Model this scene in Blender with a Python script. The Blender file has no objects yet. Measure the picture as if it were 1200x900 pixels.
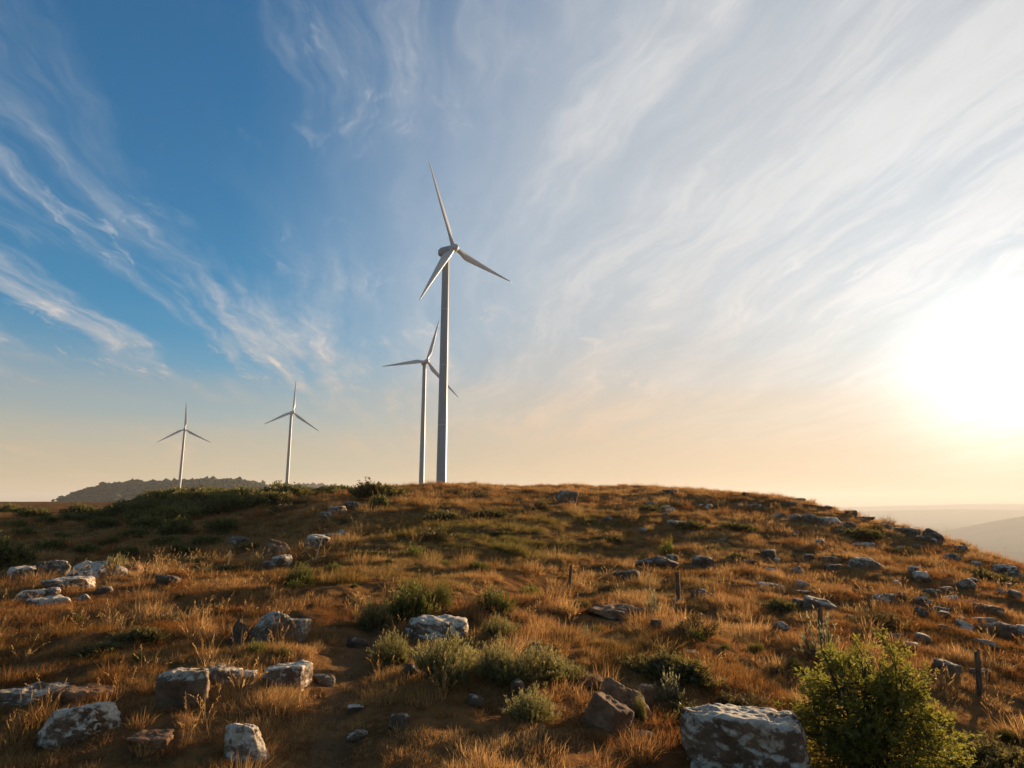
import bpy, math, random
import numpy as np

# ------------------------------------------------------------------ camera
F, PITCH = 733.0, math.radians(10.4)          # focal length in photo pixels (1200 wide), upward pitch
CP, SP = math.cos(PITCH), math.sin(PITCH)
EYE = 1.95
R = math.radians
scene = bpy.context.scene
COL = scene.collection
cam_data = bpy.data.cameras.new('camera')
cam_data.sensor_width = 36.0
cam_data.lens = F / 1200 * 36
cam_data.clip_start = 0.05
cam_data.clip_end = 60000
cam = bpy.data.objects.new('camera', cam_data)
cam.location = (0, 0, EYE)
cam.rotation_euler = (R(90) + PITCH, 0, 0)
COL.objects.link(cam)
scene.camera = cam

# ------------------------------------------------------------------ light
SUN_EL, SUN_AZ = R(6.4), R(39.0)              # azimuth to the right of the view direction (+Y)
SUN = (math.sin(SUN_AZ) * math.cos(SUN_EL), math.cos(SUN_AZ) * math.cos(SUN_EL), math.sin(SUN_EL))
sl = bpy.data.lights.new('sun', 'SUN')
sl.energy = 5.0
sl.angle = R(0.8)
sl.color = (1.0, 0.75, 0.47)
so = bpy.data.objects.new('sun', sl)
so.rotation_euler = (R(90) - SUN_EL, 0, math.pi - SUN_AZ)
COL.objects.link(so)

scene.view_settings.view_transform = 'Standard'
scene.view_settings.look = 'None'
scene.view_settings.exposure = 1.32
scene.view_settings.gamma = 1.0
scene.view_settings.use_curve_mapping = False
scene.cycles.max_bounces = 6
scene.cycles.diffuse_bounces = 3
scene.cycles.transmission_bounces = 4
scene.cycles.volume_bounces = 0
scene.cycles.use_denoising = True

class NT:
    """tiny helper to write node trees"""
    def __init__(s, tree):
        s.t = tree; s.n = tree.nodes; s.l = tree.links
    def node(s, kind, **kw):
        n = s.n.new(kind)
        for k, v in kw.items():
            setattr(n, k, v)
        return n
    def link(s, a, b):
        s.l.new(a, b)
    def put(s, sock, v):
        if isinstance(v, bpy.types.NodeSocket): s.link(v, sock)
        else: sock.default_value = v
    def math(s, op, a, b=0.0, c=None, clamp=False):
        n = s.node('ShaderNodeMath', operation=op, use_clamp=clamp)
        s.put(n.inputs[0], a); s.put(n.inputs[1], b)
        if c is not None: s.put(n.inputs[2], c)
        return n.outputs[0]
    def vmath(s, op, a, b=None, out=0):
        n = s.node('ShaderNodeVectorMath', operation=op)
        s.put(n.inputs[0], a)
        if b is not None: s.put(n.inputs[1], b)
        return n.outputs['Value'] if op in ('DOT_PRODUCT', 'LENGTH') else n.outputs[0]
    def smooth(s, v, a, b, lo=0.0, hi=1.0):
        n = s.node('ShaderNodeMapRange', interpolation_type='SMOOTHSTEP')
        s.put(n.inputs[0], v); n.inputs[1].default_value = a; n.inputs[2].default_value = b
        n.inputs[3].default_value = lo; n.inputs[4].default_value = hi
        return n.outputs[0]
    def mix(s, f, a, b, mode='MIX'):
        n = s.node('ShaderNodeMix', data_type='RGBA', blend_type=mode)
        s.put(n.inputs[0], f)
        for sock, v in ((n.inputs[6], a), (n.inputs[7], b)):
            s.put(sock, v if isinstance(v, bpy.types.NodeSocket) else (*v, 1.0))
        return n.outputs[2]
    def noise(s, vec, scale, detail=3.0, rough=0.55, dist=0.0, w=None, typ='FBM'):
        n = s.node('ShaderNodeTexNoise')
        if w is not None: n.noise_dimensions = '4D'; n.inputs['W'].default_value = w
        s.put(n.inputs['Vector'], vec)
        n.inputs['Scale'].default_value = scale; n.inputs['Detail'].default_value = detail
        n.inputs['Roughness'].default_value = rough; n.inputs['Distortion'].default_value = dist
        return n.outputs[0]
    def comb(s, x, y, z=0.0):
        n = s.node('ShaderNodeCombineXYZ')
        for i, v in enumerate((x, y, z)): s.put(n.inputs[i], v)
        return n.outputs[0]

def build_world():
    w = bpy.data.worlds.new('World'); scene.world = w; w.use_nodes = True
    t = NT(w.node_tree); t.n.clear()
    out = t.node('ShaderNodeOutputWorld'); bg = t.node('ShaderNodeBackground')
    sky = t.node('ShaderNodeTexSky', sky_type='NISHITA', sun_disc=False)
    sky.sun_elevation = SUN_EL; sky.sun_rotation = SUN_AZ
    sky.altitude = 1200; sky.air_density = 1.0; sky.dust_density = 0.6; sky.ozone_density = 2.0
    d = t.vmath('NORMALIZE', t.node('ShaderNodeTexCoord').outputs['Generated'])
    sep = t.node('ShaderNodeSeparateXYZ'); t.link(d, sep.inputs[0])
    x, y, z = sep.outputs
    # cirrus sheet high above: directions projected on a level plane, streaks along one wind direction
    zz = t.math('ADD', t.math('MAXIMUM', z, 0.0), 0.09)
    a = R(-7)
    u = t.math('DIVIDE', t.math('SUBTRACT', t.math('MULTIPLY', x, math.cos(a)), t.math('MULTIPLY', y, math.sin(a))), zz)
    v = t.math('DIVIDE', t.math('ADD', t.math('MULTIPLY', x, math.sin(a)), t.math('MULTIPLY', y, math.cos(a))), zz)
    P = t.comb(u, v)
    warp = t.noise(P, 0.42, 2, 0.5, w=3.1)
    w2 = t.noise(P, 2.6, 3, 0.6, w=6.4)
    uw = t.math('ADD', u, t.math('ADD', t.math('MULTIPLY', t.math('SUBTRACT', warp, 0.5), 1.1), t.math('MULTIPLY', t.math('SUBTRACT', w2, 0.5), 0.22)))
    streak = t.noise(t.comb(t.math('MULTIPLY', uw, 4.2), t.math('MULTIPLY', v, 0.55), 2.9), 1.0, 7, 0.62, 0.15)
    patch = t.noise(t.comb(t.math('MULTIPLY', u, 0.75), t.math('MULTIPLY', v, 0.50), 21.3), 1.0, 2, 0.5)
    fine = t.noise(t.comb(t.math('MULTIPLY', uw, 9.0), t.math('MULTIPLY', v, 3.0), 4.4), 1.0, 4, 0.68, 0.5)
    mu = t.vmath('DOT_PRODUCT', d, tuple(SUN))                      # cosine to the sun
    side = t.smooth(mu, 0.42, 0.93)                                # thin veil thickens towards the sun
    wisps = t.math('MULTIPLY', t.smooth(streak, 0.42, 0.74), t.smooth(patch, 0.35, 0.60))
    wisps = t.math('MULTIPLY', wisps, t.smooth(fine, 0.25, 0.62, 0.35, 1.0))
    flecks = t.math('MULTIPLY', t.smooth(fine, 0.56, 0.72), t.smooth(t.noise(P, 1.15, 2, 0.5, w=11.7), 0.47, 0.62))
    veil = t.math('MULTIPLY', t.smooth(streak, 0.22, 0.74, 0.88, 1.0), side)
    cover = t.math('ADD', t.math('ADD', t.math('MULTIPLY', wisps, t.smooth(side, 0.0, 0.7, 0.74, 0.30)), t.math('MULTIPLY', flecks, 0.45)), t.math('MULTIPLY', veil, 0.93), clamp=True)
    # sunlight scattered forward by the veil
    mp = t.math('MAXIMUM', mu, 0.0)
    g1 = t.math('POWER', mp, 6.0); g2 = t.math('POWER', mp, 24.0); g3 = t.math('POWER', mp, 190.0)
    cloud_l = t.math('ADD', t.math('ADD', CLOUD[0], t.math('MULTIPLY', g1, CLOUD[1])),
                     t.math('ADD', t.math('MULTIPLY', g2, CLOUD[2]), t.math('MULTIPLY', g3, CLOUD[3])))
    cloud_l = t.math('MULTIPLY', cloud_l, t.math('MULTIPLY', t.smooth(streak, 0.2, 0.8, 0.93, 1.06), t.smooth(fine, 0.25, 0.75, 0.96, 1.04)))
    tint = t.mix(t.smooth(z, 0.02, 0.42), t.mix(g2, (1.05, 0.88, 0.73), (1.02, 0.985, 0.94)), (0.99, 1.0, 1.01))
    cloud = t.mix(1.0, tint, t.comb(cloud_l, cloud_l, cloud_l), 'MULTIPLY')
    # clear air: Nishita, tinted, with the brightest part rolled off as a camera would
    base = t.mix(1.0, sky.outputs[0], SKY_TINT, 'MULTIPLY')
    base = t.mix(1.0, base, t.mix(1.0, t.mix(1.0, base, (1 / 9.0,) * 3, 'MULTIPLY'), (1.0, 1.0, 1.0), 'ADD'), 'DIVIDE')
    col = t.mix(cover, base, cloud)
    # dusty air low over the horizon, all the way round
    dust_l = t.math('ADD', DUST_L[0], t.math('MULTIPLY', g1, DUST_L[1]))
    dust = t.mix(1.0, DUST, t.comb(dust_l, dust_l, dust_l), 'MULTIPLY')
    zd = t.math('ADD', z, t.math('MULTIPLY', t.math('SUBTRACT', t.noise(t.vmath('MULTIPLY', d, (2.0, 2.0, 22.0)), 1.0, 3, 0.5), 0.5), 0.09))
    col = t.mix(t.smooth(zd, -0.04, 0.27, 0.92, 0.0), col, dust)
    t.link(col, bg.inputs[0]); bg.inputs[1].default_value = 0.0625
    t.link(bg.outputs[0], out.inputs[0])
SKY_TINT = (0.36, 1.20, 1.78)
CLOUD = (4.05, 0.8, 2.0, 9.0)
DUST, DUST_L = (1.0, 0.70, 0.415), (4.3, 2.1)
build_world()

# ------------------------------------------------------------------ generic helpers
def hash3(ix, iy, iz, seed):
    h = (ix.astype(np.int64) * 374761393 + iy.astype(np.int64) * 668265263 + iz.astype(np.int64) * 2147483647 + seed * 974634777)
    h = (h ^ (h >> 13)) * 1274126177
    h = h ^ (h >> 16)
    return (h & 0xffff) / 65535.0
def vnoise(P, seed=0):
    """value noise in [0,1], P (N,2) or (N,3)"""
    if P.shape[1] == 2: P = np.c_[P, np.zeros(len(P))]
    i = np.floor(P); f = P - i; f = f * f * f * (f * (f * 6 - 15) + 10); i = i.astype(np.int64)
    r = 0
    for dx in (0, 1):
        for dy in (0, 1):
            for dz in (0, 1):
                w = (f[:, 0] if dx else 1 - f[:, 0]) * (f[:, 1] if dy else 1 - f[:, 1]) * (f[:, 2] if dz else 1 - f[:, 2])
                r = r + w * hash3(i[:, 0] + dx, i[:, 1] + dy, i[:, 2] + dz, seed)
    return r
def fbm(P, octaves=4, seed=0, gain=0.5):
    r = 0; a = 1; s = 0
    for o in range(octaves):
        r = r + a * (vnoise(P * 2.0 ** o + 17.3 * o, seed + o) - 0.5); s += a; a *= gain
    return r / s * 2
def mesh_np(name, V, faces, mat=None, smooth=False):
    """faces: list of (k,n) index arrays (k-gons)"""
    me = bpy.data.meshes.new(name)
    V = np.asarray(V, np.float32)
    if not sum(len(f) for f in faces):
        me.vertices.add(len(V)); me.vertices.foreach_set('co', V.ravel()); me.update(); return me
    loops = np.concatenate([np.asarray(f, np.int32).ravel() for f in faces])
    tot = np.concatenate([np.full(len(f), f.shape[1], np.int32) for f in faces])
    start = np.r_[0, np.cumsum(tot)[:-1]].astype(np.int32)
    me.vertices.add(len(V)); me.vertices.foreach_set('co', V.ravel())
    me.loops.add(len(loops)); me.loops.foreach_set('vertex_index', loops)
    me.polygons.add(len(tot)); me.polygons.foreach_set('loop_start', start); me.polygons.foreach_set('loop_total', tot)
    if smooth: me.polygons.foreach_set('use_smooth', np.ones(len(tot), bool))
    me.update(calc_edges=True); me.validate()
    if mat: me.materials.append(mat)
    return me
def attr(me, name, vals, dom='POINT', typ='FLOAT'):
    a = me.attributes.new(name, typ, dom)
    a.data.foreach_set('value' if typ != 'FLOAT_VECTOR' else 'vector', np.asarray(vals).ravel())
def obj(name, me, parent=None, loc=(0, 0, 0), rot=(0, 0, 0), scale=None):
    o = bpy.data.objects.new(name, me); COL.objects.link(o)
    o.location = loc; o.rotation_euler = rot
    if scale: o.scale = scale
    if parent: o.parent = parent
    return o
def tag(o, label=None, cat=None, group=None, kind=None):
    if label: o['label'] = label
    if cat: o['category'] = cat
    if group: o['group'] = group
    if kind: o['kind'] = kind
    return o

# ------------------------------------------------------------------ terrain heights (relative to the eye)
def t_el(az, py):
    up = 450 - py
    return (F * SP + up * CP) / ((F * CP - up * SP) / math.cos(R(az)))
def zs(*a): return [('z', r, z) for r, z in a]
def ps(*a): return [('p', r, py) for r, py in a]
FLAT = zs((.3, -1.95), (3, -1.95))
FARL = zs((2200, -12), (5000, -200), (9000, -345), (20000, -350))
FARC = zs((300, -3), (800, -20), (2000, -250), (5000, -345), (20000, -350))
FARR = zs((300, -75), (800, -220), (2000, -335), (5000, -348), (20000, -350))
COLS = [
 (-180, FLAT + zs((30, -2.0), (100, -3), (300, -6), (2200, -60), (5000, -200), (9000, -345), (20000, -350))),
 (-80, FLAT + zs((16, -2.0), (40, -2.6), (150, -3), (800, -6)) + FARL),
 (-50, FLAT + zs((10, -1.95), (16, -2.0), (20, -2.2), (28, -3.2), (38, -3.0)) + ps((60, 620), (90, 605), (150, 595), (300, 590.5), (800, 588.5)) + FARL),
 (-38.7, FLAT + zs((6, -1.95), (10, -1.95), (16, -2.0), (20, -2.2), (28, -3.4), (38, -3.2)) + ps((55, 622), (80, 606), (150, 596), (300, 590.5), (800, 588)) + FARL),
 (-33.8, FLAT + zs((6, -1.95), (10, -1.93), (16, -1.95), (19, -2.05), (28, -3.3)) + ps((40, 646), (55, 624), (80, 605), (150, 596), (300, 590.5), (800, 588)) + FARL),
 (-28.1, FLAT + zs((6, -1.93), (11, -1.9)) + ps((20, 670)) + zs((28, -2.9)) + ps((38, 640), (50, 610), (62, 585)) + zs((75, .05), (100, -1.2)) + ps((300, 591), (800, 588)) + FARL),
 (-21.9, FLAT + zs((6, -1.93), (11, -1.88)) + ps((20, 668)) + zs((26, -2.15)) + ps((34, 640), (44, 612), (58, 586), (66, 582)) + zs((90, -.7), (300, -4)) + ps((800, 589)) + FARL),
 (-15, FLAT + zs((6, -1.95)) + ps((13, 700), (18, 665), (24, 640), (34, 610), (48, 586), (58, 578)) + zs((65, .6), (90, -.2), (300, -2), (800, -4)) + FARL),
 (-6.1, FLAT + zs((5, -1.95)) + ps((9, 750), (12.5, 705), (17, 668), (24, 630), (36, 598), (50, 580), (64, 570)) + zs((72, 1.45), (90, 1.6), (244, 2.8), (470, 2), (800, -6)) + FARC[2:]),
 (0, FLAT + zs((4.5, -1.98)) + ps((9, 750), (14, 700), (19, 662), (28, 622), (40, 594), (55, 578), (66, 571)) + zs((85, 1.4), (120, 1.0)) + FARC),
 (7.6, FLAT + zs((4.5, -2.02)) + ps((10, 750), (15.5, 700), (20, 668), (29, 625), (42, 595), (58, 578), (68, 571)) + zs((85, 1.3), (120, .8)) + FARC),
 (15, FLAT + zs((5, -2.1)) + ps((10, 760), (16, 705), (21, 672), (30, 630), (43, 598), (58, 580), (66, 573)) + zs((85, .8), (150, -4), (300, -40)) + FARR[1:]),
 (21.9, FLAT + zs((5, -2.15), (10, -2.35)) + ps((15, 725), (22, 680), (32, 635), (45, 602), (58, 582)) + zs((75, -.3), (120, -5)) + FARR),
 (28.1, FLAT + zs((5, -2.2), (10, -2.5)) + ps((15, 740), (22, 690), (32, 645), (44, 616), (52, 604)) + zs((65, -2.0), (100, -9)) + FARR),
 (33.8, FLAT + zs((6, -2.3), (11, -2.75)) + ps((16, 750), (23, 700), (33, 660), (44, 634)) + zs((55, -3.5), (90, -13)) + FARR),
 (38.7, FLAT + zs((6, -2.4), (12, -2.95)) + ps((17, 765), (24, 715), (32, 687), (40, 667)) + zs((50, -4.7), (80, -15)) + FARR),
 (50, FLAT + zs((6, -2.5), (12, -3.2), (17, -3.6), (24, -4.1), (32, -4.8), (40, -5.7), (50, -7.5), (80, -18)) + FARR),
 (80, FLAT + zs((6, -2.5), (12, -3.3), (24, -4.6), (50, -8.5), (80, -19)) + FARR),
 (180, FLAT + zs((30, -2.0), (100, -3), (300, -6), (2200, -60), (5000, -200), (9000, -345), (20000, -350))),
]
def pchip(x, y, xi):
    x = np.asarray(x, float); y = np.asarray(y, float)
    h = np.diff(x); dl = np.diff(y, axis=0) / (h if y.ndim == 1 else h[:, None])
    d = np.zeros_like(y)
    w1 = (2 * h[1:] + h[:-1]); w2 = (h[1:] + 2 * h[:-1])
    if y.ndim > 1: w1, w2 = w1[:, None], w2[:, None]
    ok = dl[1:] * dl[:-1] > 0
    with np.errstate(divide='ignore', invalid='ignore'):
        m = (w1 + w2) / (w1 / dl[:-1] + w2 / dl[1:])
    d[1:-1] = np.where(ok, m, 0); d[0] = dl[0]; d[-1] = dl[-1]
    k = np.clip(np.searchsorted(x, xi) - 1, 0, len(x) - 2)
    tt = (xi - x[k]) / h[k]; hk = h[k]
    if y.ndim > 1: tt, hk = tt[:, None], hk[:, None]
    return ((1 + 2 * tt) * (1 - tt) ** 2 * y[k] + tt * (1 - tt) ** 2 * hk * d[k]
            + tt * tt * (3 - 2 * tt) * y[k + 1] + tt * tt * (tt - 1) * hk * d[k + 1])
LR = np.linspace(math.log(.3), math.log(20000), 700)
colz = []
for az, pts in COLS:
    rr = [math.log(p[1]) for p in pts]
    zz = [p[2] if p[0] == 'z' else t_el(az, p[2]) * p[1] for p in pts]
    colz.append(pchip(rr, zz, LR))
AZ = np.linspace(-180, 180, 1441)
TAB = pchip([c[0] for c in COLS], np.array(colz), AZ)
# soften the creases along azimuth a little
ker = np.array([1, 2, 3, 4, 3, 2, 1.]); ker /= ker.sum()
TP = np.vstack([TAB[-4:-1], TAB, TAB[1:4]])
TAB = sum(ker[i] * TP[i:i + len(TAB)] for i in range(7))
def base_z(x, y):
    r = np.maximum(np.hypot(x, y), .3); az = np.degrees(np.arctan2(x, y))
    i = (az + 180) / 360 * 1440; j = (np.log(r) - LR[0]) / (LR[-1] - LR[0]) * 699
    i0 = np.clip(i.astype(int), 0, 1439); j0 = np.clip(j.astype(int), 0, 698)
    a, b = np.clip(i - i0, 0, 1), np.clip(j - j0, 0, 1)
    return ((TAB[i0, j0] * (1 - a) + TAB[i0 + 1, j0] * a) * (1 - b) + (TAB[i0, j0 + 1] * (1 - a) + TAB[i0 + 1, j0 + 1] * a) * b)
PATH_PX = [(395, 925), (388, 880), (385, 840), (398, 800), (408, 770), (425, 742), (470, 718), (540, 704), (600, 688), (650, 672), (720, 650), (785, 616), (770, 598)]
def ray(px, py):
    up = 450 - py
    d = np.array([px - 600, F * CP - up * SP, F * SP + up * CP]); return d / np.linalg.norm(d)
RS = np.exp(np.linspace(math.log(2.0), math.log(3000), 6000))
def hit(px, py, rmin=2.0, fn=None):
    """first point where the view direction of a photo pixel meets the ground"""
    d = ray(px, py); hd = math.hypot(d[0], d[1])
    x, y, z = d[0] / hd * RS, d[1] / hd * RS, d[2] / hd * RS
    g = (fn or base_z)(x, y)
    k = np.nonzero((z < g) & (RS > rmin))[0]
    k = k[0] if len(k) else np.argmin(np.where(RS < 110, z - g, 1e9))
    return np.array([x[k], y[k], g[k]])
def topx(x, y, z):
    fw = y * CP + z * SP; up = -y * SP + z * CP
    return 600 + F * x / fw, 450 - F * up / fw
def mpp(P): return (P[1] * CP + P[2] * SP) / F          # metres per photo pixel at a point
path_xy = np.array([hit(*p)[:2] for p in PATH_PX])
def path_dist(x, y):
    P = np.stack([x, y], -1); best = np.full(len(P), 1e9)
    for a, b in zip(path_xy[:-1], path_xy[1:]):
        ab = b - a; tt = np.clip(((P - a) @ ab) / (ab @ ab), 0, 1)
        best = np.minimum(best, np.hypot(*(P - a - tt[:, None] * ab).T))
    return best
def ground_rel(x, y):
    x = np.asarray(x, float); y = np.asarray(y, float)
    r = np.hypot(x, y); P = np.stack([x, y], -1)
    z = base_z(x, y)
    fade = np.clip((1200 - r) / 900, 0, 1)
    n = .34 * fbm(P / 4.5, 3, 1) * np.clip((r - 4) / 14, 0.15, 1) + .13 * fbm(P / 1.25, 3, 7) + .04 * fbm(P / .36, 2, 13)
    n = n + .5 * fbm(P / 22, 2, 21) * np.clip((r - 60) / 80, 0, 1)
    far = 28 * fbm(P / 900, 4, 31) * np.clip((r - 2500) / 2500, 0, 1)
    near = r < 80
    dip = np.zeros_like(z)
    if near.any(): dip[near] = -.07 * np.exp(-(path_dist(x[near], y[near]) / .32) ** 2) * np.clip(1.5 - r[near] / 40, 0, 1)
    return z + n * fade + far + dip
def gz(x, y): return float(ground_rel(np.array([x]), np.array([y]))[0]) + EYE
def place(px, py):
    p = hit(px, py, fn=ground_rel); return np.array([p[0], p[1], p[2] + EYE]), mpp(p)

# ------------------------------------------------------------------ materials
def mat(name):
    m = bpy.data.materials.new(name); m.use_nodes = True
    t = NT(m.node_tree); t.n.clear()
    o = t.node('ShaderNodeOutputMaterial')
    return m, t, o
def principled(t, o, col, rough=.8, bump=None, strength=.4, dist=.02, spec=.3):
    b = t.node('ShaderNodeBsdfPrincipled'); t.put(b.inputs['Base Color'], col if isinstance(col, bpy.types.NodeSocket) else (*col, 1))
    t.put(b.inputs['Roughness'], rough); b.inputs['Specular IOR Level'].default_value = spec
    if bump is not None:
        n = t.node('ShaderNodeBump'); n.inputs['Strength'].default_value = strength; n.inputs['Distance'].default_value = dist
        t.link(bump, n.inputs['Height']); t.link(n.outputs[0], b.inputs['Normal'])
    t.link(b.outputs[0], o.inputs[0]); return b
def ground_material():
    m, t, o = mat('dry_hillside')
    g = t.node('ShaderNodeNewGeometry').outputs['Position']
    big = t.noise(g, .35, 4, .6); mid = t.noise(g, 2.2, 5, .65); fine = t.noise(g, 16, 5, .7)
    c = t.mix(t.smooth(mid, .35, .65), (.10, .046, .018), (.25, .112, .038))
    c = t.mix(t.smooth(big, .5, .7), c, (.07, .06, .022))
    c = t.mix(t.smooth(fine, .45, .7), c, (.19, .105, .045))
    path = t.node('ShaderNodeAttribute', attribute_name='path').outputs['Fac']
    c = t.mix(path, c, t.mix(fine, (.10, .056, .030), (.23, .135, .068)))
    dist = t.node('ShaderNodeAttribute', attribute_name='far').outputs['Fac']
    farc = t.mix(t.smooth(t.noise(g, .004, 4, .6), .4, .6), (.030, .034, .018), (.070, .058, .030))
    c = t.mix(dist, c, farc)
    h = t.math('ADD', t.math('MULTIPLY', mid, .6), t.math('MULTIPLY', fine, .5))
    principled(t, o, c, 1.0, h, .9, .12, 0.0)
    return m
def rock_material(name, dark, mid, lichen, cover, warm=0.0, scale=1.0):
    m, t, o = mat(name)
    tc = t.node('ShaderNodeTexCoord').outputs['Object']
    rnd = t.node('ShaderNodeObjectInfo').outputs['Random']
    off = t.vmath('ADD', tc, t.comb(t.math('MULTIPLY', rnd, 37.0), t.math('MULTIPLY', rnd, 11.0), t.math('MULTIPLY', rnd, 53.0)))
    n1 = t.noise(off, 3.4 * scale, 7, .66); n2 = t.noise(off, 15 * scale, 6, .68, .5); n3 = t.noise(off, 45 * scale, 4, .6)
    vor = t.node('ShaderNodeTexVoronoi'); t.link(t.vmath('ADD', off, t.comb(n2, n1, n2)), vor.inputs['Vector']); vor.inputs['Scale'].default_value = 7 * scale
    c = t.mix(t.smooth(n1, .35, .65), dark, mid)
    c = t.mix(t.smooth(n2, .55, .75), c, tuple(.45 * a for a in dark))
    nrm = t.node('ShaderNodeNewGeometry'); sx = t.node('ShaderNodeSeparateXYZ'); t.link(nrm.outputs['Normal'], sx.inputs[0])
    up = t.math('MULTIPLY', t.smooth(sx.outputs[2], -.2, .8), .12)          # lichen crust favours the upper faces
    l = t.math('ADD', t.math('ADD', t.math('MULTIPLY', n1, .45), t.math('MULTIPLY', n2, .55)), up)
    l = t.math('ADD', l, t.math('MULTIPLY', t.math('SUBTRACT', .5, vor.outputs['Distance']), .10))
    lf = t.smooth(l, .655 - .20 * cover, .735 - .20 * cover)
    lc = t.mix(t.smooth(n3, .35, .65), tuple(.68 * a for a in lichen), lichen)
    lc = t.mix(t.smooth(t.noise(off, 7 * scale, 5, .65, w=5.0), .5, .62), lc, tuple(.62 * a * b for a, b in zip(lichen, (1.0, .95, .82))))
    c = t.mix(lf, c, lc)
    oc = t.smooth(t.noise(off, 5 * scale, 4, .6, w=8.0), .60, .70)
    c = t.mix(t.math('MULTIPLY', oc, .25 + warm), c, (.30, .15, .045))
    h = t.math('ADD', t.math('ADD', t.math('MULTIPLY', n2, .7), t.math('MULTIPLY', n3, .25)), t.math('MULTIPLY', lf, .12))
    principled(t, o, c, .92, h, .8, .05 / scale, .15)
    return m
def leaf_material(name, c1, c2, tip=None, trans=.4):
    m, t, o = mat(name)
    a = t.node('ShaderNodeAttribute', attribute_name='tone').outputs['Fac']
    rnd = t.node('ShaderNodeObjectInfo').outputs['Random']
    c = t.mix(a, c1, c2)
    if tip: c = t.mix(t.node('ShaderNodeAttribute', attribute_name='tip').outputs['Fac'], c, tip)
    c = t.mix(t.math('MULTIPLY', rnd, .35), c, tuple(.62 * x for x in c1))
    d = t.node('ShaderNodeBsdfDiffuse'); tr = t.node('ShaderNodeBsdfTranslucent'); gl = t.node('ShaderNodeBsdfGlossy')
    t.link(c, d.inputs[0]); t.link(t.mix(.25, c, (.30, .24, .02)), tr.inputs[0]); gl.inputs['Roughness'].default_value = .45; gl.inputs[0].default_value = (.6, .6, .5, 1)
    mx = t.node('ShaderNodeMixShader'); mx.inputs[0].default_value = trans
    t.link(d.outputs[0], mx.inputs[1]); t.link(tr.outputs[0], mx.inputs[2])
    m2 = t.node('ShaderNodeMixShader'); m2.inputs[0].default_value = .04
    t.link(mx.outputs[0], m2.inputs[1]); t.link(gl.outputs[0], m2.inputs[2]); t.link(m2.outputs[0], o.inputs[0])
    return m
def grass_material(name, c1, c2, c3, trans=.45):
    m, t, o = mat(name)
    ti = t.node('ShaderNodeAttribute', attribute_name='tint', attribute_type='INSTANCER').outputs['Fac']
    gr = t.node('ShaderNodeAttribute', attribute_name='green', attribute_type='INSTANCER').outputs['Fac']
    tone = t.node('ShaderNodeAttribute', attribute_name='tone').outputs['Fac']
    c = t.mix(ti, c1, c2)
    c = t.mix(gr, c, c3)
    c = t.mix(1.0, c, t.mix(tone, (.50, .48, .44), (1.25, 1.22, 1.15)), 'MULTIPLY')
    d = t.node('ShaderNodeBsdfDiffuse'); tr = t.node('ShaderNodeBsdfTranslucent')
    t.link(c, d.inputs[0]); t.link(c, tr.inputs[0])
    mx = t.node('ShaderNodeMixShader'); mx.inputs[0].default_value = trans
    t.link(d.outputs[0], mx.inputs[1]); t.link(tr.outputs[0], mx.inputs[2]); t.link(mx.outputs[0], o.inputs[0])
    return m
def wood_material():
    m, t, o = mat('weathered_wood')
    tc = t.node('ShaderNodeTexCoord').outputs['Object']
    s = t.vmath('MULTIPLY', tc, (14, 14, 1.2)); n = t.noise(s, 3, 5, .65)
    c = t.mix(t.smooth(n, .35, .65), (.06, .038, .022), (.19, .125, .075))
    principled(t, o, c, .9, n, .8, .02, .1); return m
def bark_material():
    m, t, o = mat('bark')
    n = t.noise(t.vmath('MULTIPLY', t.node('ShaderNodeTexCoord').outputs['Object'], (1, 1, .3)), 30, 4, .6)
    principled(t, o, t.mix(n, (.03, .02, .013), (.10, .065, .04)), .9, n, .6, .01, .1); return m
def paint_material(name, col, rough=.45):
    m, t, o = mat(name)
    n = t.noise(t.vmath('MULTIPLY', t.node('ShaderNodeTexCoord').outputs['Object'], (1, 1, .12)), 1.1, 5, .6)
    c = t.mix(t.smooth(n, .4, .8), col, tuple(.82 * x for x in col))
    principled(t, o, c, rough, None, spec=.4); return m
M_ground = ground_material()
M_rock = rock_material('lichen_rock', (.105, .064, .038), (.26, .172, .105), (.60, .485, .36), .36)
M_rock_big = rock_material('boulder_rock', (.090, .054, .032), (.22, .145, .088), (.62, .51, .39), .66, 0.0, .8)
M_rock_white = rock_material('white_lichen_rock', (.105, .064, .038), (.28, .19, .12), (.68, .555, .42), .66)
M_rock_dark = rock_material('dark_rock', (.080, .049, .030), (.20, .132, .082), (.52, .42, .315), .24)
M_rock_brown = rock_material('brown_rock', (.14, .070, .036), (.32, .175, .088), (.32, .25, .19), .0, .35)
M_wood, M_bark = wood_material(), bark_material()
M_paint = paint_material('turbine_paint', (.30, .30, .305))
M_paint2 = paint_material('lit_blade_paint', (.48, .475, .46), .4)  # paler than the tower grey: the blades' lit faces put into the colour

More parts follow.
